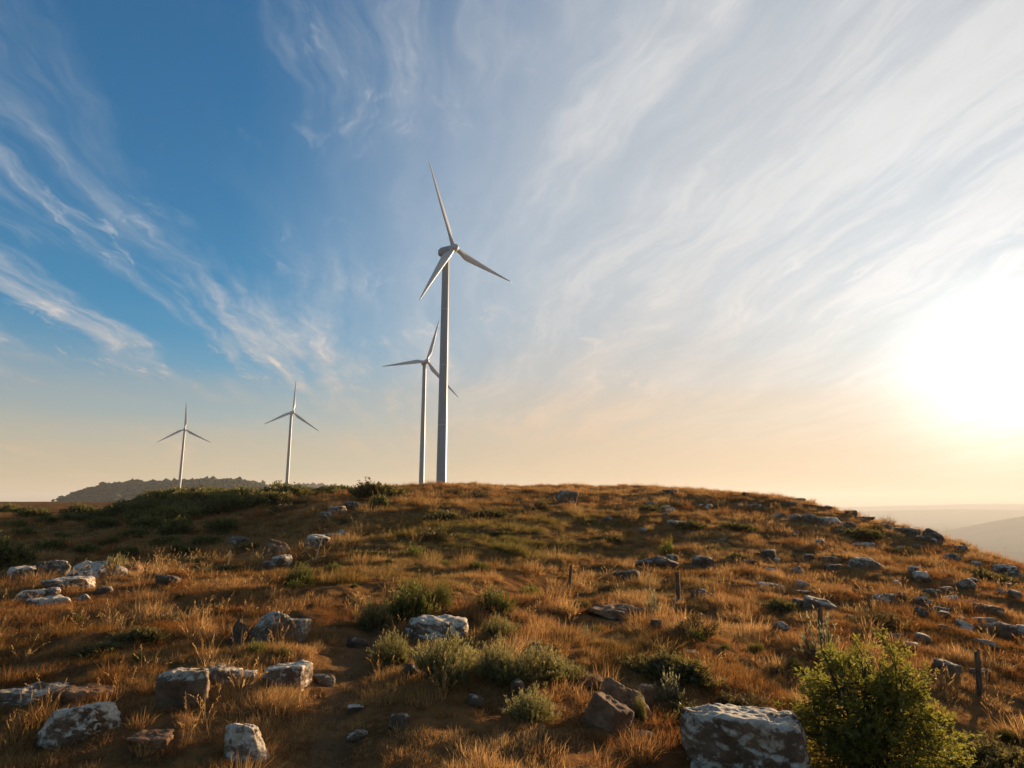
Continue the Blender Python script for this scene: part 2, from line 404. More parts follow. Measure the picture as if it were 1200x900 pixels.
# ------------------------------------------------------------------ ground
def build_ground():
    az = np.r_[np.arange(-180, -48, 4.0), np.arange(-48, 48, .25), np.arange(48, 180, 4.0)]
    rr = np.r_[np.exp(np.linspace(math.log(.3), math.log(3.4), 10)), np.exp(np.linspace(math.log(3.5), math.log(110), 470)), np.exp(np.linspace(math.log(113), math.log(20000), 120))]
    A, Rr = np.meshgrid(np.radians(az), rr, indexing='ij')
    x = (np.sin(A) * Rr).ravel(); y = (np.cos(A) * Rr).ravel()
    z = ground_rel(x, y) + EYE
    na, nr = len(az), len(rr)
    i = np.arange(na)[:, None]; j = np.arange(nr - 1)[None, :]
    i2 = (i + 1) % na
    q = np.stack([(i * nr + j), (i * nr + j + 1), (i2 * nr + j + 1), (i2 * nr + j)], -1).reshape(-1, 4)
    c = len(x); ii = np.arange(na)
    tri = np.stack([np.full(na, c), ii * nr, ((ii + 1) % na) * nr], -1)
    V = np.c_[np.r_[x, 0], np.r_[y, 0], np.r_[z, 0.0]]
    me = mesh_np('ground', V, [q, tri], M_ground, True)
    r = np.hypot(V[:, 0], V[:, 1]); pd = np.full(len(V), 9.0); nr_ = r < 80
    pd[nr_] = path_dist(V[nr_, 0], V[nr_, 1])
    wob = .10 * fbm(V[:, :2] / .5, 3, 77)
    attr(me, 'path', np.clip((.24 + wob - pd) / .22, 0, 1) * .65 * np.clip(1.8 - r / 10, 0, 1))
    attr(me, 'far', np.clip((r - 500) / 1500, 0, 1))
    o = obj('ground', me); tag(o, kind='structure')
build_ground()

# far hills: ridges with real depth, standing in the valley or on the plateau
def ridge(name, az0, az1, n, dist, depth, crest, foot, mtl, rough, seed):
    """crest: function azimuth(deg)->height over the eye"""
    az = np.linspace(az0, az1, n); m = 25
    s = np.linspace(-1, 1, m)
    A, S = np.meshgrid(az, s, indexing='ij')
    r = dist + S * depth
    cz = np.array([crest(a) for a in az])[:, None]
    prof = (1 - np.abs(S)) ** 1.0; prof = prof * prof * (3 - 2 * prof)
    x, y = np.sin(np.radians(A)) * r, np.cos(np.radians(A)) * r
    P = np.stack([x.ravel(), y.ravel()], -1)
    nz = fbm(P / (depth * .7), 4, seed).reshape(A.shape)
    z = foot + (cz - foot) * prof + rough * nz * np.sqrt(prof)
    i = np.arange(n - 1)[:, None]; j = np.arange(m - 1)[None, :]
    q = np.stack([i * m + j, i * m + j + 1, (i + 1) * m + j + 1, (i + 1) * m + j], -1).reshape(-1, 4)
    me = mesh_np(name, np.c_[x.ravel(), y.ravel(), z.ravel() + EYE], [q], mtl, True)
    o = obj(name, me); tag(o, kind='structure'); return o, (x, y, z)
def hill_material():
    m, t, o = mat('far_hill')
    g = t.node('ShaderNodeNewGeometry').outputs['Position']
    n = t.noise(g, .004, 5, .6)
    principled(t, o, t.mix(t.smooth(n, .4, .65), (.030, .034, .020), (.085, .07, .035)), 1, None, spec=0.0); return m
M_hill = hill_material()
def el_of(px, py): return t_el(math.degrees(math.atan2(px - 600, F * CP - (450 - py) * SP)), py)
def crest_fn(pts, dist):
    az = [math.degrees(math.atan2(px - 600, F * CP - (450 - py) * SP)) for px, py in pts]
    zz = [el_of(px, py) * dist for px, py in pts]
    return lambda a: float(np.interp(a, az, zz))
ridge('hills', 14, 62, 160, 17800, 1900, crest_fn([(950, 596), (1020, 593), (1080, 591.5), (1150, 590.5), (1260, 591), (1500, 593)], 17800), -352, M_hill, 25, 41)
ridge('hills', 16, 62, 160, 13000, 1500, crest_fn([(950, 603), (1010, 600), (1060, 598), (1130, 596.5), (1190, 598), (1300, 597), (1500, 596)], 13000), -352, M_hill, 22, 43)
ridge('hills', 27, 66, 160, 7600, 1300, crest_fn([(1010, 650), (1060, 636), (1110, 623), (1150, 615), (1200, 605), (1260, 600), (1400, 594), (1600, 592)], 7600), -352, M_hill, 18, 47)
wood_o, wood_g = ridge('hills', -38, -19.0, 260, 1550, 260, crest_fn([(30, 592), (62, 588.5), (80, 584), (100, 577.5), (125, 571.5), (160, 569), (220, 567.5), (260, 566.5), (290, 567.5), (312, 573), (330, 580), (345, 586)], 1550), -8, M_hill, 2, 51)
wood2_o, wood2_g = ridge('hills', -20.2, -13.2, 120, 3000, 350, crest_fn([(320, 584), (338, 573), (360, 571), (380, 572), (392, 577), (410, 586)], 3000), -16, M_hill, 3, 53)

# ------------------------------------------------------------------ far woods on the two hills (one mass each)
def ico(sub):
    import bmesh
    bm = bmesh.new(); bmesh.ops.create_icosphere(bm, subdivisions=sub, radius=1)
    V = np.array([v.co[:] for v in bm.verts]); Fc = np.array([[v.index for v in f.verts] for f in bm.faces]); bm.free()
    return V, Fc
ICO = {k: ico(k) for k in (1, 2, 3, 4, 5, 6)}
def forest_material():
    m, t, o = mat('far_forest')
    g = t.node('ShaderNodeNewGeometry').outputs['Position']
    n = t.noise(g, .12, 3, .6)
    principled(t, o, t.mix(t.smooth(n, .35, .65), (.012, .016, .008), (.040, .040, .018)), 1, None, spec=.05); return m
M_forest = forest_material()
def far_forest(grid, n, hmin, hmax, label, seed):
    rng = np.random.default_rng(seed); x, y, z = grid; na, ns = x.shape
    V0, F0 = ICO[1]; V, Fa = [], []
    crest = rng.random(n) < .25
    cz = z.max(1); lim = (cz - cz.min()) / (cz.max() - cz.min())
    good = np.nonzero(lim > .12)[0]; ia = np.clip(rng.choice(good, n), 1, na - 3); js = np.where(crest, ns // 2, rng.integers(1, ns // 2 + 3, n))
    t_ = rng.random(n)
    X = x[ia, js] * (1 - t_) + x[ia + 1, js] * t_; Y = y[ia, js] * (1 - t_) + y[ia + 1, js] * t_; Z = z[ia, js] * (1 - t_) + z[ia + 1, js] * t_
    for k in range(n):
        h = rng.uniform(hmin, hmax) * (.35 + .65 * lim[ia[k]]) * (1.0 if not crest[k] else rng.choice([.8, 1.0, 1.35]))
        w = h * rng.uniform(.45, .8); v = V0 * np.array([w, w, h * .5]) * (1 + .35 * rng.standard_normal((len(V0), 1)))
        v = v + [X[k] + rng.normal(0, 3), Y[k] + rng.normal(0, 6), Z[k] + h * rng.uniform(.25, .5) + EYE]
        Fa.append(F0 + k * len(V0)); V.append(v)
    o = obj('far_forest', mesh_np('far_forest', np.vstack(V), [np.vstack(Fa)], M_forest))
    tag(o, label, 'forest', kind='stuff')
far_forest(wood_g, 2600, 7, 12, 'dark evergreen wood covering the low hill behind the leftmost turbine', 5)
far_forest(wood2_g, 900, 10, 17, 'hazy blue-grey wood on the farther, smaller hill beside the second turbine', 6)

# ------------------------------------------------------------------ wind turbines
def loft(rings, close_top=True, close_bottom=True):
    n = len(rings[0]); V = np.vstack(rings); m = len(rings)
    i = np.arange(m - 1)[:, None]; j = np.arange(n)[None, :]; j2 = (j + 1) % n
    q = np.stack([i * n + j, i * n + j2, (i + 1) * n + j2, (i + 1) * n + j], -1).reshape(-1, 4)
    faces = [q]
    if close_bottom: faces.append(np.arange(n)[::-1][None, :])
    if close_top: faces.append((np.arange(n) + (m - 1) * n)[None, :])
    return V, faces
def circ(r, n, z=0.0):
    a = np.linspace(0, 2 * math.pi, n, endpoint=False); return np.c_[np.cos(a) * r, np.sin(a) * r, np.full(n, z)]
def blade_mesh(L):
    """blade along +Z from the hub centre, chord along X, thickness along Y (rotor axis)"""
    rings = []; a = np.linspace(0, 2 * math.pi, 16, endpoint=False)
    for s in np.r_[.025, .05, .08, .12, .17, .22, .3, .4, .5, .6, .7, .8, .88, .94, .98, 1.0]:
        if s < .06: ch, th, ctr = 1.7, 1.7, 0
        else:
            u = min(1, (s - .05) / .16); u = u * u * (3 - 2 * u)
            full = 3.35 * (1 - (max(s, .2) - .2) / .8) ** 1.0 * .86 + .42
            ch = 1.7 * (1 - u) + full * u; th = 1.7 * (1 - u) + ch * (.26 - .13 * s) * u; ctr = .22 * ch * u
        if s > .97: ch *= .55 if s < 1 else .12; th *= .5
        tw = R(16) * (1 - s) ** 2 + R(2)
        x = np.cos(a) * ch / 2 + ctr; y = np.sin(a) * th / 2 * (1 + .45 * np.cos(a + math.pi) * min(1, s * 5))
        X = x * math.cos(tw) - y * math.sin(tw); Y = x * math.sin(tw) + y * math.cos(tw)
        Y = Y - 1.3 * s * s                           # slight pre-bend away from the tower
        rings.append(np.c_[X, Y, np.full(16, s * L)])
    V, f = loft(rings); return mesh_np('blade', V, f, M_paint2, True)
def nacelle_mesh():
    rings = []
    for yy, w, h, dz in [(-2.8, 1.25, 1.25, 0), (-2.4, 1.55, 1.55, 0), (0, 1.8, 1.85, .05), (1.2, 1.9, 1.95, .08), (2.3, 1.8, 1.85, .1), (3.1, 1.5, 1.55, .12), (3.6, 1.0, 1.05, .12), (3.8, .45, .5, .12)]:
        a = np.linspace(0, 2 * math.pi, 28, endpoint=False); c, s = np.cos(a), np.sin(a)
        c = np.sign(c) * np.abs(c) ** .72; s = np.sign(s) * np.abs(s) ** .72
        rings.append(np.c_[c * w, np.full(28, yy), s * h + dz])
    V, f = loft(rings); return mesh_np('nacelle', V, f, M_paint, True)
def spinner_mesh():
    rings = []
    for yy, r in [(-2.95, 1.45), (-3.4, 1.72), (-4.6, 1.75), (-5.6, 1.5), (-6.3, 1.05), (-6.7, .5), (-6.8, .1)]:
        c = circ(r, 24); rings.append(np.c_[c[:, 0], np.full(24, yy), c[:, 1]])
    V, f = loft(rings); return mesh_np('hub', V, f, M_paint2, True)
def lathe(profile, n, name, m):
    V, f = loft([circ(r, n, z) for r, z in profile]); return mesh_np(name, V, f, m, True)
ME_BL, ME_NA, ME_SP = blade_mesh(37.0), nacelle_mesh(), spinner_mesh()
HUB_FWD = 4.5
TURB = [  # hub position relative to the eye, yaw, phase of the first blade (degrees), label
 ((-23.9, 243.2, 101.2), 52.6, 112.7, 'nearest and tallest white wind turbine, standing just behind the hill crest'),
 ((-64.6, 463.8, 102.4), 30.4, 73.6, 'wind turbine partly hidden behind the tower of the tallest one'),
 ((-246.2, 697.7, 95.5), 41.8, 87.4, 'wind turbine standing alone behind the left end of the hill crest, second from left'),
 ((-435.1, 829.0, 90.9), 28.0, 92.3, 'leftmost and smallest looking wind turbine, in front of the wooded hill'),
]
def turbine(hub, yaw, phase, label):
    hub = np.array(hub); yw = R(yaw); tilt = R(5)
    n = np.array([math.sin(yw), -math.cos(yw), 0])
    tx, ty = (hub - n * HUB_FWD)[:2]
    base = gz(tx, ty) - .4; top = hub[2] + EYE - 1.9
    H = top - base
    root = bpy.data.objects.new('wind_turbine', None); COL.objects.link(root); root.location = (tx, ty, base); root.empty_display_size = 3
    tag(root, label, 'wind turbine', 'wind turbines on the ridge')
    prof = [(2.0 - .62 * fz, fz * H) for fz in np.linspace(0, 1, 33)]
    tw = obj('tower', lathe(prof, 48, 'tower', M_paint), root)
    for fz in (.01, .27, .52, .76):
        r = 2.0 - .62 * fz
        obj('flange', lathe([(r - .02, -.16), (r + .035, -.15), (r + .035, .15), (r - .02, .16)], 48, 'flange', M_paint2), tw, (0, 0, fz * H))
    # service door at the foot
    dx = np.array([[-.5, -2.06, 2.2], [.5, -2.06, 2.2], [.5, -2.06, 4.5], [-.5, -2.06, 4.5], [-.5, -1.8, 2.2], [.5, -1.8, 2.2], [.5, -1.8, 4.5], [-.5, -1.8, 4.5]])
    obj('door', mesh_np('door', dx, [np.array([[0, 1, 2, 3], [4, 7, 6, 5], [0, 4, 5, 1], [1, 5, 6, 2], [2, 6, 7, 3], [3, 7, 4, 0]])], M_paint2), tw)
    na = obj('nacelle', ME_NA, root, (0, 0, H + 1.9), (tilt * -1, 0, yw))
    # small wind vane mast on the nacelle roof
    V, f = loft([circ(.07, 8, 0), circ(.05, 8, 1.6)]); obj('wind_vane', mesh_np('wind_vane', V, f, M_paint), na, (0, 2.2, 1.8))
    obj('hub', ME_SP, root, (0, 0, H + 1.9), (-tilt, 0, yw))
    from mathutils import Matrix, Vector
    for k in range(3):
        a = R(phase + 120 * k)
        b = obj('blade', ME_BL, root)
        # blade +Z turned in the rotor plane: angle from +X (right seen from upwind side), then tilt and yaw
        M = Matrix.Rotation(yw, 4, 'Z') @ Matrix.Rotation(-tilt, 4, 'X') @ Matrix.Translation((0, -HUB_FWD, 0)) @ Matrix.Rotation(math.pi / 2 - a, 4, 'Y')
        b.matrix_local = Matrix.Translation((0, 0, H + 1.9)) @ M
for a in TURB: turbine(*a)

# ------------------------------------------------------------------ rocks
def rock_mesh(name, w, d, h, style, seed, mtl, sub):
    """solid boulder: half-spaces cut around a centre, rounded, then weathered; base at z=0, buried part below"""
    rng = np.random.default_rng(seed); D, Fc = ICO[sub]
    N, H = [], []
    def pl(n, hh): n = np.array(n, float); N.append(n / np.linalg.norm(n)); H.append(hh)
    j = lambda s: rng.normal(0, s)
    if style == 'block':
        for s in (-1, 1):
            pl((s, j(.15), j(.12)), .92 + j(.04)); pl((j(.15), s, j(.12)), .92 + j(.04)); pl((j(.10), j(.10), s), .95)
        for _ in range(5): pl(rng.normal(0, 1, 3), 1.2 + abs(j(.08)))
    elif style == 'slab':
        for s in (-1, 1): pl((j(.08), j(.10), s), .96)
        for k in range(7):
            a = k / 7 * 6.283 + j(.25); pl((math.cos(a), math.sin(a), j(.2)), .9 + j(.07))
        for _ in range(3): pl(rng.normal(0, 1, 3), 1.1 + abs(j(.08)))
    elif style == 'wedge':
        pl((-.55 * rng.choice((-1, 1)), -.35 + j(.15), .75), .55); pl((.25 + j(.2), .4, .85), .62)
        for k in range(6):
            a = k / 6 * 6.283 + j(.3); pl((math.cos(a), math.sin(a), .25 + j(.15)), .85 + j(.06))
        for _ in range(5): pl(rng.normal(0, 1, 3), .95 + abs(j(.1)))
        pl((0, 0, -1), .9)
    else:
        for _ in range(16): pl(rng.normal(0, 1, 3), .9 + j(.07))
        pl((0, 0, 1), .88); pl((0, 0, -1), .9)
    N, H = np.array(N), np.array(H)
    dot = np.maximum(D @ N.T, 1e-4); q = H / dot
    k = 18.0
    if style == 'block': k = 22.0
    r = (np.sum(q ** -k, axis=1)) ** (-1 / k)
    V = D * r[:, None]
    sc = np.array([w / 2, d / 2, h * .64])
    big = max(w, d)
    S = V * sc / big
    lay = np.abs(((S[:, 2] * 6.5 + S[:, 0] * 1.3 + .5 * fbm(S * 3, 2, seed)) % 1) - .5) * 2          # bedding cracks
    dis = .075 * fbm(S * 4 + seed, 4, seed, .55) + .034 * min(1, .75 / big) * fbm(S * 13 + seed, 4, seed + 3, .6) - .022 * np.clip(1 - lay * 5, 0, 1)
    crack = np.abs(fbm(S * 3.2 + 5 + seed, 3, seed + 9)); dis = dis - .035 * np.clip(1 - crack * 14, 0, 1)
    V = V * sc + D * (dis * big)[:, None] * np.array([1, 1, .8])
    V[:, 2] += h - V[:, 2].max()
    me = mesh_np(name, V, [Fc], mtl, True)
    return me
ROCK_SPOTS = []
MATS = {'g': M_rock, 'w': M_rock_white, 'd': M_rock_dark, 'b': M_rock_brown, 'B': M_rock_big}
RG = 'small rocks scattered over the right slope'
RL = 'small lichen-spotted rock half buried in the grass of the open right slope'
def rock(x0, x1, yt, yb, style='round', m='g', label=None, tilt=0.0, name='rock', yaw=None, deep=.75, group=None):
    seed = int(x0 * 7 + yb * 13) % 9973; rng = random.Random(seed)
    P, k = place((x0 + x1) / 2, yb - .12 * (yb - yt))
    w = (x1 - x0) * k * 1.02; h = (yb - yt) * k * 1.02; hd = math.hypot(P[0], P[1])
    d = max(w * deep, h * .8); dep = max(0.0, (EYE - P[2]) / hd)
    h = max(h - 1.0 * d * dep, .42 * h) * .92            # part of what shows is the top seen from above
    cx, cy = P[0] * (1 + d * .40 / hd), P[1] * (1 + d * .40 / hd)
    wpx = x1 - x0
    if group: w *= .85; h *= .6; d *= .85
    elif x0 > 720 and hd > 14: h *= .72
    sub = 6 if wpx > 110 else 5 if wpx > 44 else 4 if wpx > 18 else 3
    rz = math.atan2(-P[0], P[1]) + (rng.uniform(-.5, .15) if yaw is None else yaw)
    me = rock_mesh('rock', w, d, h * 1.25, style, seed, MATS[m], sub)
    o = obj(name, me, None, (cx, cy, min(gz(cx, cy), P[2] + .35 * h) - h * .22), (0, tilt, rz))
    tag(o, label or RL, 'rock' if name == 'rock' else 'boulder' if name == 'boulder' else 'stone slab', group or (RG if not label else None))
    if name == 'stone_slab': o.location.z += .10; ROCK_SPOTS.append((cx * .93, cy * .93, w * .6, 0))
    ROCK_SPOTS.append((cx, cy, max(w, d) * .5, w * .42))
    return o
# -- bottom right corner
rock(797, 950, 808, 944, 'block', 'B', 'big blocky lichen-spotted boulder left of the round green bush in the corner', .10, 'boulder', -.08, .6)
rock(702, 761, 791, 848, 'wedge', 'b', 'pointed brown boulder behind the tilted brown slab, left of the biggest boulder', 0, 'boulder', .2)
rock(747, 767, 800, 830, 'block', 'b', 'narrow brown stone leaning on the right side of the pointed brown boulder', .1)
rock(676, 734, 812, 858, 'slab', 'b', 'smooth brown rock slab tilted down to the right, in front of the pointed boulder', .45, 'rock', .1, .7)
rock(673, 705, 791, 808, 'round', 'b', 'low rounded brown rock just left of the pointed brown boulder')
rock(742, 768, 856, 865, 'slab', 'b', 'thin flat brown stone in the grass below the pointed brown boulder')
# -- middle foreground
rock(475, 552, 719, 752, 'slab', 'w', 'long pale rock with a brown right end behind the olive shrubs', .12, 'rock', -.05, .6)
rock(616, 637, 752, 769, 'wedge', 'b', 'small pointed pinkish stone above the rightmost olive shrub')
rock(596, 615, 797, 814, 'round', 'g', 'small grey stone between two olive shrubs in the middle foreground')
rock(547, 567, 815, 831, 'round', 'd', 'small dark stone in the long grass below the olive shrubs')
rock(470, 490, 779, 797, 'round', 'd', 'small dark stone in the grass left of the tallest olive shrub')
rock(456, 480, 836, 856, 'slab', 'd', 'dark flat stone in the shade right of the worn track')
rock(406, 427, 824, 836, 'slab', 'w', 'small white stone lying on the right edge of the worn track')
rock(408, 432, 857, 869, 'round', 'g', 'small grey stone beside the reddish tuft near the bottom of the track')
rock(406, 425, 746, 761, 'round', 'd', 'dark stone under grass where the track bends behind the trio of boulders')
# -- trio left of the track
rock(292, 348, 715, 760, 'wedge', 'g', 'largest dark layered boulder of the upright cluster left of the track', 0, 'boulder', -.3)
rock(338, 359, 726, 755, 'block', 'w', 'bright upright block leaning against the right side of the dark layered boulder')
rock(267, 289, 727, 762, 'wedge', 'd', 'narrow dark upright stone left of the dark layered boulder', .12)
rock(312, 363, 775, 812, 'block', 'w', 'pale square-topped boulder beside the track, nearer than the upright cluster', -.06, 'boulder', -.3)
rock(372, 392, 791, 806, 'round', 'g', 'small round grey stone between the pale boulder and the track')
# -- left foreground
rock(191, 243, 780, 836, 'block', 'g', 'large tilted slab-sided boulder with a bright right edge, left foreground', -.12, 'boulder', -.35)
rock(236, 274, 781, 804, 'slab', 'g', 'flat-topped grey rock against the right side of the large tilted boulder', .05)
rock(277, 301, 785, 797, 'round', 'w', 'small pale stone right of the flat-topped grey rock')
rock(260, 306, 848, 898, 'round', 'w', 'knobbly black and white stone in long grass at the bottom edge', 0, 'boulder', -.25)
rock(49, 129, 821, 878, 'round', 'w', 'white lichen-crusted mound of rock in the bottom left corner', .1, 'boulder', .15)
rock(68, 127, 799, 823, 'slab', 'b', 'tan rounded rock just above the white mound in the bottom left corner', .08)
rock(0, 76, 801, 828, 'slab', 'g', 'long low grey rock cut by the left edge of the picture', .03)
rock(158, 207, 857, 877, 'slab', 'b', 'low brown rock half buried between the white mound and the bottom edge')
rock(237, 257, 741, 749, 'slab', 'w', 'small flat pale stone alone in the grass left of the upright cluster')
# -- lip of the hollow on the left
rock(14, 51, 664, 685, 'block', 'w', 'pale rock at the left end of the row along the hollow edge', 0, 'rock', 0)
rock(49, 80, 658, 683, 'round', 'g', 'rounded brown-topped rock, second in the row along the hollow edge')
rock(84, 135, 655, 678, 'wedge', 'w', 'largest pale pointed rock in the row along the hollow edge', 0, 'boulder')
rock(134, 150, 664, 676, 'wedge', 'w', 'small white wedge of stone right of the largest rock on the hollow edge')
rock(145, 165, 661, 673, 'round', 'b', 'small tan rounded stone at the right end of the hollow edge row')
rock(54, 106, 675, 690, 'slab', 'w', 'long flat whitish stone lying below the row along the hollow edge')
rock(24, 55, 691, 704, 'slab', 'w', 'white stone left of centre below the hollow edge row')
rock(54, 69, 689, 700, 'round', 'w', 'small white stone between the two lower white rocks on the left')
rock(37, 78, 698, 716, 'slab', 'w', 'lowest and brightest white rock below the hollow edge row', -.05)
rock(93, 104, 697, 706, 'round', 'w', 'tiny white stone in the grass right of the lowest white rock')
rock(113, 132, 687, 697, 'round', 'd', 'small dark stone below the pointed rock of the hollow edge row')
rock(182, 211, 673, 688, 'slab', 'd', 'dark low rock in the grass right of the hollow edge row')
# -- hollow and bank under the thicket
rock(268, 291, 629, 642, 'round', 'd', 'dark rock in the hollow left of the orange boulder')
rock(307, 341, 634, 657, 'wedge', 'b', 'orange-brown boulder in the bank above the flat grey stones', 0, 'boulder')
rock(318, 344, 651, 665, 'slab', 'w', 'flat grey-white stone right below the orange-brown boulder')
rock(306, 323, 659, 670, 'slab', 'g', 'small grey stone left of the flat stone under the orange boulder')
rock(354, 386, 629, 645, 'slab', 'w', 'pale slab behind the dead pale stalk at the foot of the crest', .1)
rock(373, 399, 625, 637, 'slab', 'g', 'grey slab just above and right of the pale slab by the dead stalk')
rock(392, 407, 622, 633, 'round', 'g', 'small grey rock at the right end of the slabs by the dead stalk')
rock(385, 405, 595, 606, 'slab', 'w', 'pale rock on the bank below the bushy top of the crest')
rock(375, 389, 601, 610, 'round', 'g', 'small grey rock left of the pale rock below the bushy crest')
rock(401, 420, 589, 599, 'round', 'd', 'dark rock right above the pale rock below the bushy crest')
rock(513, 527, 599, 608, 'slab', 'g', 'small grey rock in the green patch below the tallest turbine')
# -- hill top
rock(653, 679, 576, 592, 'round', 'g', 'solitary rounded grey boulder on the hill top right of the tallest turbine', 0, 'boulder')
rock(777, 794, 573, 580, 'round', 'd', 'dark low rock near the flat skyline of the hill')
rock(757, 771, 588, 594, 'slab', 'g', 'flat pale stone on the hill top above the worn gully')
rock(792, 806, 587, 595, 'round', 'd', 'dark rock on the hill top right of the flat pale stone')
rock(779, 802, 608, 618, 'slab', 'g', 'pale-topped dark rock right of the worn gully on the hill')
rock(746, 760, 617, 624, 'round', 'g', 'small grey stone left of the worn gully on the hill')
rock(708, 718, 606, 611, 'round', 'g', 'small pale stone on the hill left of the worn gully')
rock(748, 796, 649, 667, 'round', 'd', 'wide dark outcrop under the single bright green shrub')
rock(811, 836, 649, 666, 'block', 'd', 'dark blocky outcrop right of the one under the green shrub')
rock(719, 749, 669, 683, 'slab', 'd', 'dark flat rock above the weathered flat slab')
rock(811, 834, 686, 707, 'round', 'd', 'rounded dark rock with a white rim right of the second fence post', 0, 'boulder')
rock(761, 774, 726, 739, 'round', 'g', 'small grey-white stone right below the weathered flat slab')
rock(802, 821, 761, 770, 'slab', 'd', 'small dark flat stone in open grass above the biggest boulder')
rock(685, 753, 711, 728, 'slab', 'b', 'weathered flat grey-brown stone slab lying level in the middle of the slope', .03, 'stone_slab', .2, .8)
# -- skyline of the right slope
rock(990, 1004, 596, 606, 'block', 'd', 'dark block on the skyline at the upper end of the right slope')
rock(1088, 1104, 616, 635, 'wedge', 'd', 'tall upright boulder breaking the skyline of the right slope', 0, 'boulder')
rock(1054, 1078, 615, 628, 'round', 'd', 'dark knobbly rocks on the skyline left of the upright boulder')
rock(905, 923, 599, 611, 'wedge', 'g', 'pointed rock at the left end of the pale row near the hill shoulder')
rock(925, 941, 601, 612, 'round', 'g', 'second rock of the pale row near the hill shoulder')
rock(939, 957, 600, 613, 'round', 'g', 'middle pale rock of the row near the hill shoulder')
rock(957, 985, 605, 620, 'round', 'w', 'widest pale rounded rock of the row near the hill shoulder')
rock(984, 1003, 610, 622, 'round', 'g', 'rounded rock at the right end of the pale row near the hill shoulder')
rock(995, 1033, 651, 668, 'slab', 'g', 'long pale-topped ledge of rock across the middle of the right slope', .15)
rock(943, 980, 697, 717, 'slab', 'g', 'large flat pale ledge behind the third fence post', .2)
rock(883, 921, 677, 694, 'slab', 'g', 'grey ledge with a white right end left of the flat pale ledge', .12)
rock(1153, 1184, 721, 748, 'round', 'g', 'big rock near the right edge, above the last fence post', .2, 'boulder')
rock(1164, 1192, 661, 674, 'slab', 'w', 'whitish flat rock on the skyline near the right edge')
rock(1022, 1046, 693, 713, 'round', 'g', 'white-spotted rock straight above the round green bush')
rock(1094, 1123, 773, 790, 'slab', 'g', 'grey rock on the slope right behind the round green bush', .2)
SMALL = []
for x0, x1, yt, yb, st, m in [
 (838, 852, 629, 635, 'slab', 'g'), (906, 915, 651, 659, 'round', 'w'), (919, 936, 587, 594, 'slab', 'd'), (931, 950, 689, 699, 'slab', 'd'),
 (905, 926, 723, 740, 'round', 'g'), (1000, 1017, 603, 612, 'round', 'd'), (1006, 1025, 621, 631, 'slab', 'g'), (1007, 1029, 632, 643, 'slab', 'w'),
 (1050, 1061, 638, 647, 'round', 'g'), (1104, 1128, 644, 658, 'wedge', 'g'), (1118, 1134, 636, 648, 'round', 'd'), (1144, 1159, 645, 656, 'round', 'd'),
 (1137, 1151, 656, 664, 'slab', 'w'), (1161, 1172, 670, 680, 'wedge', 'w'), (1173, 1185, 681, 688, 'slab', 'w'), (962, 981, 649, 661, 'slab', 'g'),
 (1047, 1064, 690, 704, 'round', 'd'), (1080, 1101, 687, 698, 'slab', 'g'), (1071, 1088, 705, 725, 'wedge', 'd'), (1091, 1108, 707, 721, 'round', 'd'),
 (1119, 1144, 722, 741, 'wedge', 'w'), (1141, 1173, 705, 720, 'slab', 'd'), (989, 1003, 717, 727, 'round', 'g'), (1039, 1059, 740, 751, 'slab', 'd'),
 (1084, 1103, 757, 765, 'slab', 'g'), (1090, 1099, 628, 637, 'round', 'w'), (1186, 1200, 668, 677, 'slab', 'g'), (868, 880, 576, 581, 'round', 'd'),
 (852, 866, 573, 577, 'round', 'd'), (930, 945, 583, 589, 'round', 'd'), (878, 896, 590, 597, 'slab', 'g'), (1030, 1046, 612, 620, 'round', 'd'),
 (1072, 1090, 627, 634, 'slab', 'd'), (1130, 1142, 650, 657, 'round', 'd'), (963, 976, 589, 595, 'round', 'd'), (1060, 1080, 660, 668, 'slab', 'g'),
 (935, 950, 638, 645, 'slab', 'd'), (870, 885, 655, 662, 'round', 'd'), (1105, 1120, 668, 675, 'slab', 'd'), (1020, 1032, 670, 677, 'slab', 'd')]:
    SMALL.append((x0, x1, yt, yb, st, m))
LOOK = {'g': 'grey', 'w': 'whitish', 'd': 'dark'}; SHAPE = {'slab': 'flat', 'round': 'rounded', 'wedge': 'pointed', 'block': 'blocky'}
ANCH = [('the dark skyline block', 997, 601), ('the upright skyline boulder', 1096, 626), ('the pale row near the hill shoulder', 950, 608), ('the long pale-topped ledge', 1014, 660),
        ('the third fence post', 961, 735), ('the grey ledge with a white end', 902, 686), ('the big rock near the right edge', 1168, 735), ('the whitish flat skyline rock', 1178, 668),
        ('the white-spotted rock above the bush', 1034, 703), ('the nearest fence post', 1148, 790), ('the dark blocky outcrop', 823, 658), ('the skyline of the hill shoulder', 900, 572)]
used = {}
for x0, x1, yt, yb, st, m in SMALL:
    cx, cy = (x0 + x1) / 2, (yt + yb) / 2
    for nm, ax, ay in sorted(ANCH, key=lambda q: (q[1] - cx) ** 2 + 2 * (q[2] - cy) ** 2):
        dx, dy = cx - ax, cy - ay
        where = ('right of' if dx > 0 else 'left of') if abs(dx) > 1.3 * abs(dy) else ('below' if dy > 0 else 'above')
        lab = 'small %s %s slope rock %s %s' % (LOOK[m], SHAPE[st], where, nm)
        if lab not in used: break
    used[lab] = 1
    rock(x0, x1, yt, yb, st, m, lab, group=RG)

